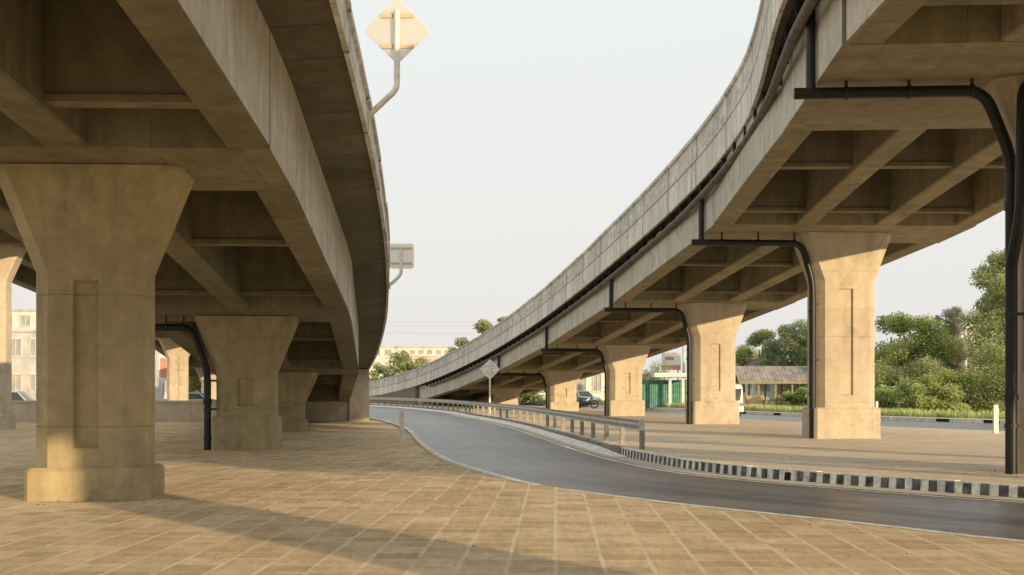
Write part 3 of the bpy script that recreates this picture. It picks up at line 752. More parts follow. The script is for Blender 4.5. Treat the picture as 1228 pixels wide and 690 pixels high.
# ------------------------------------------------------------------ signs on the left parapet
def sign_on_bridge(x,y,half,Z,ex,ey,label,shape,elbow_y,bars):
    yy=Z
    c=Vector((wx(x,Z),Z,wz(y,Z))); h=half/F*Z
    foot=Vector((wx(ex,Z),Z,wz(ey,Z))); elbow=Vector((c.x,Z,wz(elbow_y,Z)))
    root=thing('road_sign',label,'road sign',tuple(foot),None)
    mb=MB(); tk=.03
    if shape=='diamond': pr=[(0,-h),(h,0),(0,h),(-h,0)]
    else: pr=[(-h,-h),(h,-h),(h,h),(-h,h)]
    # rounded corners
    q=[]
    for i in range(4):
        a=Vector(pr[i-1]);b=Vector(pr[i]);d=Vector(pr[(i+1)%4]); rr=.09
        A=b+(a-b).normalized()*rr; D=b+(d-b).normalized()*rr
        q+= [A,(A+D)/2*.45+b*.55,D]
    mb.prism([(v.x+c.x,v.y+c.z) for v in q],Z+.07,Z+.07+tk); mb.build('sign_plate',M['cream'],root)
    mb=MB(); top=Vector((c.x,Z,c.z+h*.55)); base=foot+Vector((-.14,.03,-.05))
    mb.tube(bend([top,elbow,foot,base],.12),.055,12); mb.build('pole',M['creampole'],root)
    for by in bars:
        mb=MB(); z=wz(by,Z); mb.box((c.x,Z+.055,z),(.95*h if shape=='diamond' else 1.7*h,.03,.07)); mb.build('crossbar',M['bar'],root)
    mb=MB(); mb.box(foot+Vector((-.10,.03,-.08)),(.10,.16,.2)); mb.build('base_plate',M['creampole'],root)
sign_on_bridge(476,35,41,22.2,443,138,'large cream diamond road sign seen from behind on a bent pole above the left parapet','diamond',107,(18,55))
sign_on_bridge(481,307,15,40.5,470,340,'small cream square road sign seen from behind, farther along the left parapet','square',329,(298,316))

# ------------------------------------------------------------------ guardrail
gr=thing('guardrail','galvanised corrugated steel guardrail on short posts along the right edge of the curving road','guardrail',(3.1,29.5,VZ))
gpath=[p for p in offset(kv,-toward*.36) if 28.9<p.y<128]; Lg=arcs(gpath)
stn=[]
for i in range(int(Lg[-1]/.6)):
    s_=Lg[-1]-i*.6; p=at(gpath,Lg,s_); p2=at(gpath,Lg,s_-.3); t=(p2-p).normalized(); stn.append((Vector((p.x,p.y,VZ)),Vector((t.y,-t.x,0)),i*.6))
wprof=[(-.01,.46),(.04,.49),(.04,.53),(-.01,.565),(-.01,.595),(.04,.63),(.04,.67),(-.01,.70)]
mb=MB(); full=[(a-.07,b) for a,b in wprof]+[(a-.078,b) for a,b in reversed(wprof)]
mb.sweep(stn,full); mb.build('rail',M['galv'],gr)
# rounded end terminal
p,r_,_=stn[0]; t=Vector((-r_.y,r_.x,0)); mb=MB()
mb.tube([p+r_*-.03+Vector((0,0,.45)), p+r_*-.03+Vector((0,0,.71))],.08,12); mb.build('end_cap',M['galv'],gr)
i=0
s_=.2
while s_<Lg[-1]-1:
    q=at(gpath,Lg,Lg[-1]-s_); q2=at(gpath,Lg,Lg[-1]-s_-.3); t=(q2-q).normalized(); r_=Vector((t.y,-t.x,0)); a=math.atan2(t.y,t.x)
    mb=MB(); c_=q+r_*.03; mb.box((c_.x,c_.y,VZ+.32),(.10,.11,.66),a); mb.build('post',M['galvpost'],gr)
    s_+=2.3

# ------------------------------------------------------------------ roadside marker posts and diamond sign
def marker(X,Y,z0,h,w_,label,grp='roadside marker posts'):
    root=thing('marker_post',label,'marker post',(X,Y,z0),grp)
    mb=MB(); mb.hexa([(X-w_/2,Y-w_*.35,z0),(X+w_/2,Y-w_*.35,z0),(X+w_/2,Y+w_*.35,z0),(X-w_/2,Y+w_*.35,z0)],[(X-w_/2*.9,Y-w_*.3,z0+h),(X+w_/2*.9,Y-w_*.3,z0+h),(X+w_/2*.9,Y+w_*.3,z0+h-.03),(X-w_/2*.9,Y+w_*.3,z0+h-.03)]); mb.build('post',M['whitepaint'],root,bevel=.01)
    mb=MB(); mb.box((X,Y,z0+h-.16),(w_+.006,w_*.7+.006,.09)); mb.build('reflector_band',M['creampole'],root)
marker(wx(482,38.7),38.7,0,.94,.15,'white marker post on the paved plaza beside the low kerb')
marker(wx(1194,40.5),40.5,VZ,.93,.16,'white marker post on the sandy verge near the right hand column')
marker(wx(1088,72),78.0*1.0,.15,.7,.15,'short white marker post in the grass beyond the far road')
Z=74; root=thing('road_sign','pale diamond road sign on a white pole just behind the guardrail','road sign',(wx(587.5,Z),Z,VZ))
c=Vector((wx(587.5,Z),Z,wz(443,Z))); h=12.5/F*Z
q=[];pr=[(0,-h),(h,0),(0,h),(-h,0)]
for i in range(4):
    a=Vector(pr[i-1]);b=Vector(pr[i]);d=Vector(pr[(i+1)%4]); A=b+(a-b).normalized()*.1; D=b+(d-b).normalized()*.1; q+=[A,(A+D)/2*.45+b*.55,D]
mb=MB(); mb.prism([(v.x+c.x,v.y+c.z) for v in q],Z+.06,Z+.09); mb.build('sign_plate',M['whitepaint'],root)
mb=MB(); mb.box((c.x,Z,(VZ+c.z+h*.7)/2),(.1,.09,c.z+h*.7-VZ)); mb.build('pole',M['whitepaint'],root)
for dz in (-.2,.2):
    mb=MB(); mb.box((c.x,Z+.047,c.z+dz),(.5,.03,.05)); mb.build('crossbar',M['galv'],root)

# ------------------------------------------------------------------ vegetation
def leaves(rng,clumps,n,size,mat,name,parent,flat=.6):
    if size<.29: n=int(n*2.3); size*=.64
    vs=[];fs=[];tint=[]
    tot=sum(r_**2*1.0 for _,r_,_ in clumps)
    for c_,r_,sh in clumps:
        k=int(n*r_**2/tot)
        for _ in range(k):
            d=Vector((rng.gauss(0,1),rng.gauss(0,1),rng.gauss(0,1))).normalized()
            rad=r_*(rng.random()**.4)*rng.uniform(.75,1.1)
            p=c_+Vector((d.x*rad,d.y*rad,d.z*rad*.78))
            a=Vector((rng.gauss(0,1),rng.gauss(0,1),rng.gauss(0,.6))).normalized(); b=a.cross(Vector((rng.gauss(0,1),rng.gauss(0,1),rng.gauss(0,1)))).normalized()
            s_=size*rng.uniform(.5,1.35)
            o=len(vs); vs+= [p-a*s_*.6,p+b*s_*.33,p+a*s_*.6,p-b*s_*.33]; fs.append((o,o+1,o+2,o+3))
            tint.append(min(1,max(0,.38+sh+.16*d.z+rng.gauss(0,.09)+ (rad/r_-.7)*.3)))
    off=Vector((0,0,0)); p=parent
    while p is not None: off+=p.location; p=p.parent
    me=bpy.data.meshes.new(name); me.from_pydata([tuple(v-off) for v in vs],[],fs); me.materials.append(mat)
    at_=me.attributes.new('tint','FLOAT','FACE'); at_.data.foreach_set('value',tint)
    o=bpy.data.objects.new(name,me); col.objects.link(o); o.parent=parent; return o
def tree(seed,X,Y,z0,h,rx,mat,label,cat='tree',n=7000,leaf=.27,trunk=.35,group=None,name='tree',ncl=34,low=.2,gappy=.9):
    rng=random.Random(seed); root=thing(name,label,cat,(X,Y,z0),group)
    clumps=[]; tips=[]
    for i in range(ncl):
        u=rng.random(); zz=low+(1-low)*(.06+.88*u); wdt=math.sin(math.pi*min(1,max(.08,(zz-low)/(1-low)*.86+.12)))**.6
        ang=rng.uniform(0,2*math.pi); rr=rx*wdt*math.sqrt(rng.random())*.92
        r_=rx*rng.uniform(.26,.50)*gappy
        c_=Vector((X+math.cos(ang)*rr,Y+math.sin(ang)*rr,z0+h*zz-r_*.25)); clumps.append((c_,r_,rng.uniform(-.22,.22))); tips.append(c_)
    leaves(rng,clumps,n,leaf,mat,'crown',root)
    mb=MB(); b=Vector((X,Y,z0-.1)); top=Vector((X+rng.uniform(-.3,.3),Y,z0+h*.72)); mid=b.lerp(top,.45)+Vector((rng.uniform(-.2,.2),rng.uniform(-.2,.2),0))
    tr=.028*h+.05
    mb.tube([b,b.lerp(mid,.5),mid,mid.lerp(top,.5),top],[tr*1.2,tr,tr*.75,tr*.5,tr*.2],8)
    for c_ in tips[:11]:
        s0=b.lerp(top,rng.uniform(.35,.85)); m_=s0.lerp(c_,.5)+Vector((0,0,-.15)); mb.tube([s0,m_,c_],[tr*.4,tr*.25,tr*.08],6)
    mb.build('trunk',M['trunk'],root)
    return root
def bush(seed,X,Y,z0,h,rx,mat,label,n=5200,leaf=.22,group='bushes beyond the far road',name='bush'):
    rng=random.Random(seed); root=thing(name,label,'bush',(X,Y,z0),group)
    clumps=[]
    for i in range(24):
        a=rng.uniform(0,2*math.pi); rr=rx*math.sqrt(rng.random()); r_=h*rng.uniform(.18,.32)
        zt=h*(1-.5*(rr/rx)**2)
        c_=Vector((X+math.cos(a)*rr,Y+math.sin(a)*rr*.6,z0+rng.uniform(.12,.9)*zt)); clumps.append((c_,r_,rng.uniform(-.2,.25)))
    leaves(rng,clumps,n,leaf,mat,'foliage',root)
    mb=MB()
    for c_,_,_ in clumps[:8]:
        b=Vector((X+rng.uniform(-.3,.3),Y+rng.uniform(-.2,.2),z0-.05)); mb.tube([b,b.lerp(c_,.5)+Vector((0,0,.2)),c_],[.06,.04,.015],6)
    mb.build('stems',M['trunk'],root)
def PX(x,Z): return wx(x,Z)
G0=.12
tg='trees beyond the far road'
tree(1,PX(1210,97),97,G0,12.8,3.5,M['leafgreen'],'tallest tree on the right, leaning crown beside the rightmost column',n=15000,group=tg,ncl=40,low=.2)
tree(2,PX(1137,104),104,G0,8.6,2.1,M['leafolive'],'dusty brownish sparse tree left of the tallest tree on the right',n=7500,group=tg,leaf=.2,gappy=.8,low=.1)
tree(3,PX(1095,100),100,G0,7.6,3.3,M['leaflight'],'round fresh green tree between two roadside columns and the dusty tree',n=11000,group=tg,low=.08,ncl=34)
tree(4,PX(1062,108),106,G0,8.2,2.8,M['leafgreen'],'mid green tree showing at the right edge of the lit column',n=9000,group=tg,low=.1,ncl=30)
tree(5,PX(1150,116),116,G0,5.6,2.2,M['leafdark'],'dark green tree behind the dusty tree and the tallest tree',n=8000,group=tg,low=.1)
tree(16,PX(1225,90),90,G0,10.5,3,M['leafgreen'],'tree showing as a sliver beside the rightmost column',n=8000,group=tg,low=.1)
tree(6,PX(951,122),122,G0,8.4,3.0,M['leafdark'],'dark tree rising right above the grey roofed pavilion',n=9000,group=tg,ncl=32)
tree(7,PX(912,126),126,G0,7.6,2.5,M['leafgreen'],'green tree rising above the pavilion beside the brown peaked roof',n=8000,group=tg,ncl=30)
tree(8,PX(889,140),140,G0,6.5,2.6,M['leafgreen'],'green tree touching the shaded column left of the pavilion',n=6000,group=tg)
tree(9,PX(984,118),118,G0,8.5,2.6,M['leafgreen'],'tree behind the lit column and drain pipe right of the pavilion',n=5000,group=tg)
for k,(x,Z,h,rx,mt,lb) in enumerate([
  (1063,86,3.4,1.6,'leafgreen','bush at the foot of the lit column beyond the far road'),
  (1085,83,2.7,1.7,'leaflight','low light green bush behind the short white marker post'),
  (1105,86,3.9,2.0,'leafgreen','broad green bush under the round fresh green tree'),
  (1128,82,3.0,1.8,'leaflight','light bush below the dusty brownish tree'),
  (1150,85,3.4,2.0,'leafgreen','tall bush below the white building between the trees'),
  (1172,81,2.9,1.9,'leaflight','light green bush in front of the tallest tree on the right'),
  (1192,84,5.0,2.0,'leafgreen','large bush beside the black drain pipe of the rightmost column'),
  (1115,80,2.0,1.6,'leaflight','lowest small bush at the front of the green thicket'),
  (1143,79.5,1.7,1.4,'leaflight','small pale bush right of the lowest small bush'),
  (1210,80,3.8,2.0,'leafgreen','bush seen beside the rightmost column'),
  (955,97,1.6,1.7,'leaflight','low light bush on the grass by the pavilion'),
  (783,112,4.2,1.7,'leafdark','dark bush behind the green sheet fence beside the lit column')]):
    bush(50+k,PX(x,Z),Z,G0,h,rx,M[mt],lb)
lg='trees beyond the ramps'
tree(20,PX(487,158),158,0,6.6,3.6,M['leafgreen'],'wide round tree at the end of the road beside the left ramp',n=9000,leaf=.32,group=lg,low=.05,ncl=30)
tree(21,PX(462,150),150,0,4.8,2.2,M['leafdark'],'smaller dark tree squeezed against the left ramp',n=5000,leaf=.3,group=lg,low=.05)
tree(26,PX(510,170),170,0,5.6,2.4,M['leafgreen'],'low tree right of the wide round tree, behind the parapet',n=5000,leaf=.3,group=lg,low=.05)
tree(22,PX(580,165),165,0,11.0,2.6,M['leafgreen'],'tall loose tree rising behind the right ramp parapet',n=7000,leaf=.3,group=lg,gappy=.8)
tree(23,PX(553,168),168,0,8.6,2.2,M['leafdark'],'shorter tree left of the tall loose tree behind the parapet',n=5000,leaf=.3,group=lg)
tree(24,PX(601,180),180,0,12.6,2.0,M['leafolive'],'thin olive tree just peeping over the right ramp parapet',n=4000,leaf=.3,group=lg,gappy=.7)
tree(25,PX(240,150),150,0,6.0,2.4,M['leaflight'],'yellow green tree seen between the first two left columns',n=4500,leaf=.3,group=lg)
tree(27,PX(640,125),125,0,4.0,2.4,M['leafdark'],'dark tree in the gap below the far end of the right flyover',n=5000,leaf=.3,group=lg,low=.05)
# trees added right of the flyover, outside the frame, to shade the plaza
for k,(x,y,h,rx) in enumerate([(18.8,-1.2,10.6,3.0),(19.8,5.2,11.0,3.5),(21.0,12.6,11.0,3.3)]):
    tree(80+k,x,y,VZ if k<3 else -.05,h,rx,M['leafdark'],['nearest dense roadside tree right of the flyover, beside the road','second dense roadside tree right of the flyover','third dense roadside tree right of the flyover','farthest dense roadside tree right of the flyover, beyond the far road'][k],n=9000,leaf=.42,group='roadside trees right of the flyover',low=.52,ncl=30)
# grass beyond the far road
rng=random.Random(9); vs=[];fs=[];tint=[]
for _ in range(24000):
    k=rng.randrange(20,n_-60); p=FO[k]; d=(FF[k]-FN[k]).normalized(); q=p+d*(.1+3.4*rng.random()**1.2)+(FF[k+1]-FF[k])*rng.random()
    h=rng.uniform(.12,.5); a=rng.uniform(0,6.28); dx,dy=math.cos(a)*.06,math.sin(a)*.06
    o=len(vs); vs+=[(q.x-dx,q.y-dy,.14),(q.x+dx,q.y+dy,.14),(q.x+rng.uniform(-.1,.1),q.y+rng.uniform(-.1,.1),.14+h)]; fs.append((o,o+1,o+2)); tint.append(rng.uniform(.4,1))
me=bpy.data.meshes.new('grass'); me.from_pydata(vs,[],fs); me.materials.append(M['leaflight']); me.attributes.new('tint','FLOAT','FACE').data.foreach_set('value',tint)
o=bpy.data.objects.new('grass',me); col.objects.link(o); tag(o,'strip of short green grass between the far kerb and the bushes','grass'); o['kind']='stuff'

# ------------------------------------------------------------------ buildings and things beyond
def building(X,Y,w_,d_,h,wall,label,rows,cols,name='building',roofmat=None,z0=0,glass='pane',balcony=False):
    root=thing(name,label,'building',(X,Y,z0))
    mb=MB(); mb.box((X,Y+d_/2,z0+h/2),(w_,d_,h)); wl=mb.build('wall',M[wall],root)
    mb=MB(); mb.box((X,Y+d_/2,z0+h+.15),(w_+.5,d_+.5,.34)); mb.build('roof',M[roofmat or 'bgrey'],root)
    sh=h/rows; sw=w_/cols
    for r_ in range(rows):
        for c_ in range(cols):
            x=X-w_/2+sw*(c_+.5); z=z0+sh*(r_+.55); mb=MB(); ww=sw*.56; hh=sh*.5
            for dx,dz,a_,b_ in ((0,hh/2,ww+.12,.1),(0,-hh/2,ww+.2,.14),(-ww/2,0,.08,hh),(ww/2,0,.08,hh),(0,0,.06,hh)):
                mb.box((x+dx,Y-.06,z+dz),(a_,.12,b_))
            f=mb.build('window',M['bwhite'],root)
            mb=MB(); mb.box((x,Y-.012,z),(ww,.03,hh)); mb.build('pane',M[glass],f)
        if balcony:
            mb=MB(); mb.box((X,Y-.5,z0+sh*(r_+1)-.08),(w_+.2,1.0,.16)); mb.build('floor_ledge',M['bwhite'],root)
building(PX(1173,150),150,4.2,8,9.0,'bwhite','white balconied building between the dusty tree and tallest tree','6'and 5,2,balcony=True)
building(PX(520,300),300,30,10,9.6,'bpink','long pinkish building behind the tree at the end of the road',3,12,roofmat='bwhite')
building(PX(505,330),330,16,10,12.6,'bwhite','white building above the long pinkish building',4,7)
building(PX(452,260),260,7,8,10.4,'bwhite','white building peeping past the edge of the left flyover',4,3)
building(PX(716,150),150,5.5,6,4.3,'bwhite','low white building seen between two lit right columns',1,3,roofmat='oldroof')
building(PX(20,190),190,16,10,13.5,'bwhite','white office block at the far left beyond the third flyover',4,6,roofmat='bgrey')
building(PX(55,150),150,24,8,8.5,'bgrey','grey building in front of the far left office block',2,10)
building(PX(212,210),210,22,8,11,'bwhite','white building behind the third flyover column between the left columns',3,8)
building(PX(640,190),190,10,8,4.0,'bwhite','low white house beyond the far end of the right flyover',1,4,roofmat='tileroof')
# pavilion
Zp=104; root=thing('pavilion','open roadside pavilion with weathered grey sheet roof left of the lit column','pavilion',(PX(932,Zp),Zp,G0))
x0=PX(880,Zp); x1=PX(988,Zp); ze=wz(459,Zp); zr=wz(440,Zp)
mb=MB()
for i in range(27):
    a=x0+(x1-x0)*i/27; b=x0+(x1-x0)*(i+1)/27-.02; dz=.02*(i%2)
    mb.hexa([(a,Zp-2.2,ze+dz),(b,Zp-2.2,ze+dz),(b,Zp+.2,zr+dz),(a,Zp+.2,zr+dz)],[(a,Zp-2.2,ze+.05+dz),(b,Zp-2.2,ze+.05+dz),(b,Zp+.2,zr+.05+dz),(a,Zp+.2,zr+.05+dz)])
mb.hexa([(x0,Zp+.203,zr),(x1,Zp+.203,zr),(x1,Zp+2.6,ze),(x0,Zp+2.6,ze)],[(x0,Zp+.203,zr+.05),(x1,Zp+.203,zr+.05),(x1,Zp+2.6,ze+.05),(x0,Zp+2.6,ze+.05)])
mb.build('roof',M['oldroof'],root)
mb=MB(); mb.box(((x0+x1)/2,Zp-2.22,ze-.03),(x1-x0,.05,.16)); mb.build('fascia',M['wood'],root)
for i in range(6):
    x=x0+.3+(x1-x0-.6)*i/5
    for yy in (Zp-1.9,Zp+2.2):
        mb=MB(); mb.box((x,yy,(ze+G0)/2),(.14,.14,ze-G0)); mb.build('post',M['wood'],root)
mb=MB(); mb.box(((x0+x1)/2,Zp+2.35,G0+.3),(x1-x0,.06,.6)); mb.build('back_wall',M['bgrey'],root)
# house with peaked roof
Zh=126; X=PX(922,Zh); root=thing('house','small house with brown peaked roof behind the grey pavilion','house',(X,Zh,G0))
mb=MB(); mb.box((X,Zh,2.0),(4.0,4.0,3.6)); mb.build('wall',M['bwhite'],root)
mb=MB(); e=wz(440,Zh); tp=wz(427.5,Zh)
mb.add([(X-2.6,Zh-2.4,e),(X+2.6,Zh-2.4,e),(X+2.6,Zh+2.4,e),(X-2.6,Zh+2.4,e),(X-.9,Zh,tp),(X+.7,Zh,tp)],[(0,1,5,4),(1,2,5),(2,3,4,5),(3,0,4),(3,2,1,0)]); mb.build('roof',M['tileroof'],root)
mb=MB(); mb.box((X-.8,Zh-2.03,1.9),(.9,.06,1.0)); mb.build('window',M['pane'],root)
mb=MB(); mb.box((X+.9,Zh-2.03,1.2),(.9,.06,2.0)); mb.build('door',M['wood'],root)
# tan stall, red bin
Z=98; X=PX(904,Z); root=thing('vendor_stall','tan wooden stall with a counter under the pavilion eave','stall',(X,Z,G0))
mb=MB(); mb.box((X,Z,1.05),(1.4,.7,.08)); mb.build('counter',M['tan'],root)
mb=MB(); mb.box((X,Z-.02,.72),(1.3,.6,.55)); mb.build('front_board',M['tan'],root)
for a in (-.62,.62):
    mb=MB(); mb.box((X+a,Z-.32,G0+.5),(.07,.07,.92)); mb.build('leg',M['wood'],root)
Z=97; X=PX(935,Z); root=thing('plastic_bin','small red bin standing on the grass by the pavilion','bin',(X,Z,G0))
mb=MB(); mb.tube([(X,Z,.3),(X,Z,.72)],[.22,.30],14); mb.build('body',M['red'],root); mb=MB(); mb.tube([(X,Z,.722),(X,Z,.79)],[.32,.26],14); mb.build('lid',M['red'],root)
for a in (-.14,.14):
    mb=MB(); mb.box((X+a,Z,.21),(.05,.3,.2)); mb.build('foot',M['dark'],root)
# yellow board
Z=88; X=PX(1057,Z); root=thing('notice_board','small orange yellow board on a stick among the bushes','board',(X,Z,G0))
mb=MB(); mb.box((X,Z-.03,wz(466,Z)),(.62,.03,.42)); mb.build('panel',M['yellow'],root)
mb=MB(); mb.box((X,Z,.8),(.06,.05,1.5)); mb.build('post',M['wood'],root)
# green sheet fence with white frame shelter
Z=100; xa=PX(760,Z); xb=PX(832,Z); root=thing('sheet_fence','green corrugated sheet fence between two lit right columns','fence',((xa+xb)/2,Z,0))
mb=MB(); n=60
pr=[]
for i in range(n+1):
    pr.append((xa+(xb-xa)*i/n,Z+.04*(1 if i%2 else -1)))
vs=[(x,y,.05) for x,y in pr]+[(x,y,wz(456,Z)) for x,y in pr]; mb.add(vs,[(i,i+1,n+2+i,n+1+i) for i in range(n)]); mb.build('sheet_panel',M['green'],root)
for x in (776,803,820,831):
    mb=MB(); mb.box((PX(x,Z),Z+.12,1.25),(.09,.09,2.5)); mb.build('post',M['bgrey'],root)
Z=98; xa=PX(784,Z); xb=PX(835,Z); root=thing('shelter','white flat roofed shelter frame in front of the green fence','shelter',((xa+xb)/2,Z,0))
mb=MB(); mb.box(((xa+xb)/2,Z+.8,wz(450,Z)),(xb-xa,2.4,.34)); mb.build('roof',M['bwhite'],root,bevel=.03)
for x in (803.5,819):
    mb=MB(); mb.box((PX(x,Z),Z,(wz(453,Z))/2),(.22,.2,wz(453,Z))); mb.build('post',M['bwhite'],root)
    mb=MB(); mb.box((PX(x,Z),Z,.25),(.36,.34,.5)); mb.build('footing',M['bgrey'],root)
# hoarding
Z=128; X=PX(805,Z); root=thing('hoarding','white and pinkish red hoarding board above the white shelter','hoarding',(X,Z,0))
mb=MB(); mb.box((X,Z,wz(433,Z)),(1.95,.1,1.75)); mb.build('panel',M['whitepaint'],root)
mb=MB(); mb.box((X,Z-.055,wz(441,Z)),(1.9,.02,.5)); mb.build('printed_band',M['pinkred'],root)
mb=MB(); mb.box((X-.2,Z-.055,wz(430,Z)),(.9,.02,.35)); mb.build('printed_patch',M['pinkred'],root)
for a in (-.7,.7):
    mb=MB(); mb.box((X+a,Z+.1,wz(440,Z)/2),(.12,.1,wz(440,Z))); mb.build('post',M['galvpost'],root)
# a second hoarding between the left columns
Z=140; X=PX(196,Z); root=thing('hoarding','narrow red banner board seen between the first two left columns','hoarding',(X,Z,0))
mb=MB(); mb.box((X,Z,wz(441,Z)),(1.0,.08,3.0)); mb.build('panel',M['whitepaint'],root)
mb=MB(); mb.box((X,Z-.05,wz(441,Z)),(.7,.02,2.2)); mb.build('printed_patch',M['pinkred'],root)
mb=MB(); mb.box((X,Z+.09,1.6),(.12,.1,3.2)); mb.build('post',M['galvpost'],root)
# low wall on the left
mb=MB(); mb.box((-24,61,.48),(26,.3,.96)); mb.box((-24,61,1.0),(26.1,.42,.1)); o=mb.build('low_wall',M['col']); tag(o,'low tan concrete wall beyond the plaza, seen between the left columns','wall')

def car(X,Y,z0,rz,paint,label,L_=4.3,H=1.45,van=False,group='cars on the far roads'):
    root=thing('car',label,'car',(X,Y,z0),group)
    Mx=Matrix.Translation((X,Y,z0))@Matrix.Rotation(rz,4,'Z')
    h=L_/2; W=.86
    if van: prof=[(-h,.35),(h,.35),(h,.75),(h-.25,.95),(h-.8,H),(-h+.15,H),(-h,H-.2)]
    else: prof=[(-h,.32),(h,.30),(h+.02,.62),(h-.25,.82),(h-1.15,.93),(-h+.6,.98),(-h+.05,.95)]
    def extr(pf,w0,w1,zt=None,mi=0,mbx=None):
        n=len(pf); vs=[]
        for s_ in (-1,1):
            for x,z in pf:
                k=w0 if z<.95 else w1
                vs.append(Mx@Vector((x,s_*k,z)))
        mbx.add(vs,[tuple(range(n)),tuple(reversed(range(n,2*n)))]+[((i+1)%n,i,i+n,(i+1)%n+n) for i in range(n)])
    mb=MB(); extr(prof,W,W*.88,mbx=mb)
    if not van:
        cab=[(h-1.2,.925),(h-1.85,H-.04),(h-2.1,H),(-h+1.15,H-.02),(-h+.95,H-.06),(-h+.35,.955)]
        extr(cab,W*.95,W*.74,mbx=mb)
    mb.build('body',M[paint],root,bevel=.05)
    # side windows, windscreens
    for s_ in (-1,1):
        mb=MB()
        if van: P4=[(h-.75,.98),(h-1.1,H-.12),(-h+.4,H-.12),(-h+.35,.98)]
        else: P4=[(h-1.45,.97),(h-1.95,H-.1),(-h+1.1,H-.1),(-h+.62,.99)]
        k0=W*(.9 if van else .955); k1=W*(.885 if van else .775)
        vs=[Mx@Vector((x,s_*((k0 if z<1.05 else k1)+.012),z)) for x,z in P4]; mb.add(vs,[(0,1,2,3)]); mb.build('side_window',M['glass'],root)
    if van: q=[(h-.27,.98),(h-.76,H-.06)]; q2=[(-h-.012,H-.25),(-h-.012,.98)]
    else: q=[(h-1.2,.96),(h-1.84,H-.06)]; q2=[(-h+.98,H-.08),(-h+.40,.99)]
    for (a,b) in (q,q2):
        mb=MB(); dx=.014 if a is q[0] else -.014
        vs=[Mx@Vector((a[0]+dx,-W*.8,a[1]+.012)),Mx@Vector((a[0]+dx,W*.8,a[1]+.012)),Mx@Vector((b[0]+dx,W*.7,b[1]+.012)),Mx@Vector((b[0]+dx,-W*.7,b[1]+.012))]; mb.add(vs,[(0,1,2,3)]); mb.build('windscreen' if a is q[0] else 'rear_window',M['glass'],root)
    for sx in (h-.8,-h+.8):
        for s_ in (-1,1):
            c_=Mx@Vector((sx,s_*(W-.08),.31)); ax=(Mx.to_3x3()@Vector((0,1,0)))
            b=MB(); b.cyl(c_,.31,.22,axis=ax,n=20); wh=b.build('wheel',M['tyre'],root)
            b=MB(); b.cyl(c_+ax*s_*.11,.19,.03,axis=ax,n=14); b.build('rim',M['rim'],wh)
    for s_ in (-1,1):
        b=MB(); b.box(Mx@Vector((h-.02,s_*.62,.66)),(.1,.34,.15),rz); b.build('headlight',M['headlight'],root)
        b=MB(); b.box(Mx@Vector((-h+.0,s_*.66,.78)),(.1,.26,.17),rz); b.build('taillight',M['taillight'],root)
car(PX(697,118),118,.0,R(-60),'silver','silver car on the far road between two lit right columns')
car(PX(856,72),72,-.03,R(105),'carwhite','white van half hidden behind a lit right column, left of the pavilion',4.4,1.9,True)
car(PX(19,74),74,-.08,R(10),'silver','silver car beyond the low wall at the far left',4.3,1.6)
car(PX(236,95),95,-.08,R(8),'carblue','blue car beyond the low wall between the left columns')
# motorcycle
Z=94; X=PX(703,Z); root=thing('motorcycle','dark motorcycle parked on the ground by the silver car','motorcycle',(X,Z,VZ))
for a in (-.6,.6):
    b=MB(); n=18
    b.tube([(X+a+.27*math.cos(t),Z,VZ+.3+.27*math.sin(t)) for t in [2*math.pi*i/n for i in range(n+1)]],.05,8,cap=False); b.cyl((X+a,Z,VZ+.3),.06,.14,axis='Y'); b.build('wheel',M['tyre'],root)
b=MB(); b.tube([(X-.6,Z,VZ+.3),(X-.15,Z,VZ+.42),(X+.25,Z,VZ+.45),(X+.42,Z,VZ+.85)],[.05,.12,.12,.04],8); b.tube([(X+.6,Z,VZ+.3),(X+.4,Z,VZ+.95)],.035,8); b.build('frame',M['bike'],root)
b=MB(); b.box((X-.25,Z,VZ+.72),(.75,.24,.12)); b.build('seat',M['bike'],root,bevel=.04)
b=MB(); b.tube([(X-.05+.35,Z-.3,VZ+1.0),(X+.4,Z,VZ+.97),(X+.3,Z+.3,VZ+1.0)],.02,6); b.build('handlebar',M['rim'],root)

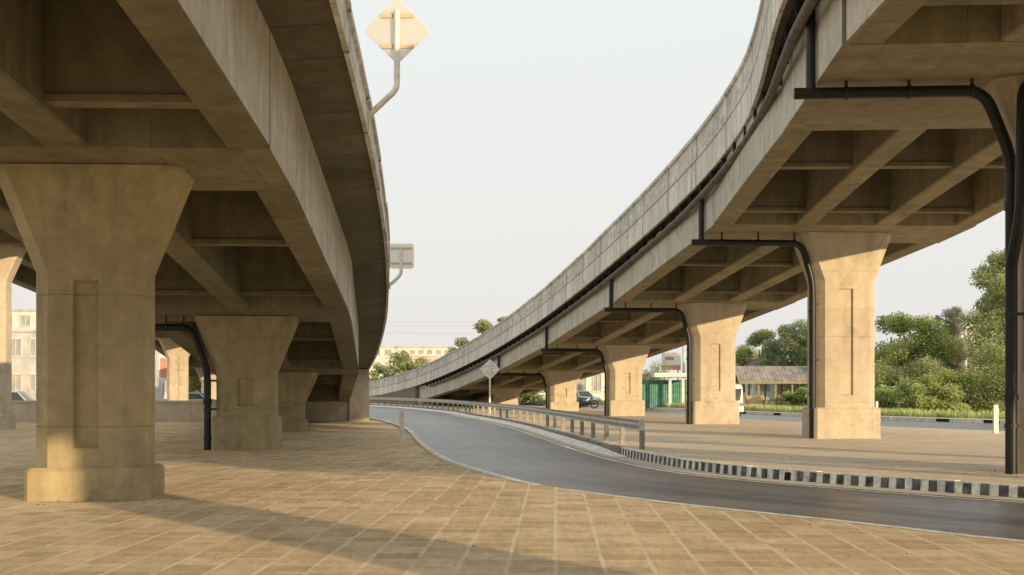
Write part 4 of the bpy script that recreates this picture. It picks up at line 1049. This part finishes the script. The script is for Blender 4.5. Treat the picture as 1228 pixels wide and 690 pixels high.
# utility poles and wires
poles=[]
for k,(X,Y,lb) in enumerate(((PX(380,190),190,'concrete utility pole hidden behind the left flyover'),(PX(1158,112),112,'slim concrete utility pole between the dusty tree and the white building'),(PX(700,190),190,'concrete utility pole behind the right flyover'),(PX(820,118),118,'grey utility pole beside the white shelter'))):
    root=thing('utility_pole',lb,'utility pole',(X,Y,0),'utility poles')
    h=[12.6,8.0,12.6,7.2][k]
    mb=MB(); mb.tube([(X,Y,0),(X,Y,h)],[.17,.1],10); mb.build('pole',M['bgrey'],root)
    mb=MB(); mb.box((X,Y-.12,h-.4),(1.6,.1,.12)); mb.build('crossarm',M['bgrey'],root)
    for a in (-.7,0,.7):
        mb=MB(); mb.cyl((X+a,Y-.12,h-.26),.05,.15); mb.build('insulator',M['whitepaint'],root)
mb=MB(); a=PX(380,190); b=PX(700,190)
for dz,dy in ((0,0),(-.5,.0),(-1.6,.1)):
    pts=[(a+(b-a)*t,190-.12+dy,12.3+dz-1.0*4*t*(1-t)*.6) for t in [i/24 for i in range(25)]]; mb.tube(pts,.018,5)
o=mb.build('power_lines',M['wire']); tag(o,'thin sagging power lines crossing the sky between the two flyovers','power lines')

# litter on the plaza: dry leaves and grit
rng=random.Random(3); mb=MB()
def bits(cx,cy,sx,sy,n,s0,s1):
    for _ in range(n):
        x=rng.gauss(cx,sx); y=rng.gauss(cy,sy); s_=rng.uniform(s0,s1); a=rng.uniform(0,6.28)
        p=[(x+math.cos(a+t)*s_*k,y+math.sin(a+t)*s_*k*.7,.008+rng.random()*.02) for t,k in ((0,1),(1.6,.5),(3.1,1),(4.7,.5))]; mb.add(p,[(0,1,2,3)])
M['leaflitter']=plain('dry leaf litter',(.30,.20,.11),.9,0,.5,9)
bits(-2.3,17.6,.5,.22,70,.01,.03); bits(-1.2,16.9,.9,.3,40,.006,.02); bits(-3.5,15.5,3,3,60,.01,.03); bits(1,13,3,2,50,.008,.025); bits(-6.1,17.5,1.0,.25,60,.01,.035)
bits(9.3,21,1.2,.8,60,.012,.04); bits(4,27,2,3,90,.01,.035); bits(9.7,35.5,1.2,.5,60,.02,.06)
for _v in range(len(mb.v)):
    x_,y_,z_=mb.v[_v]
    if x_>2.9 and y_>19: mb.v[_v]=(x_,y_,z_+VZ)
o=mb.build('dry_leaves',M['leaflitter']); tag(o,'scattered dry leaves and grit on the paved plaza','litter'); o['kind']='stuff'
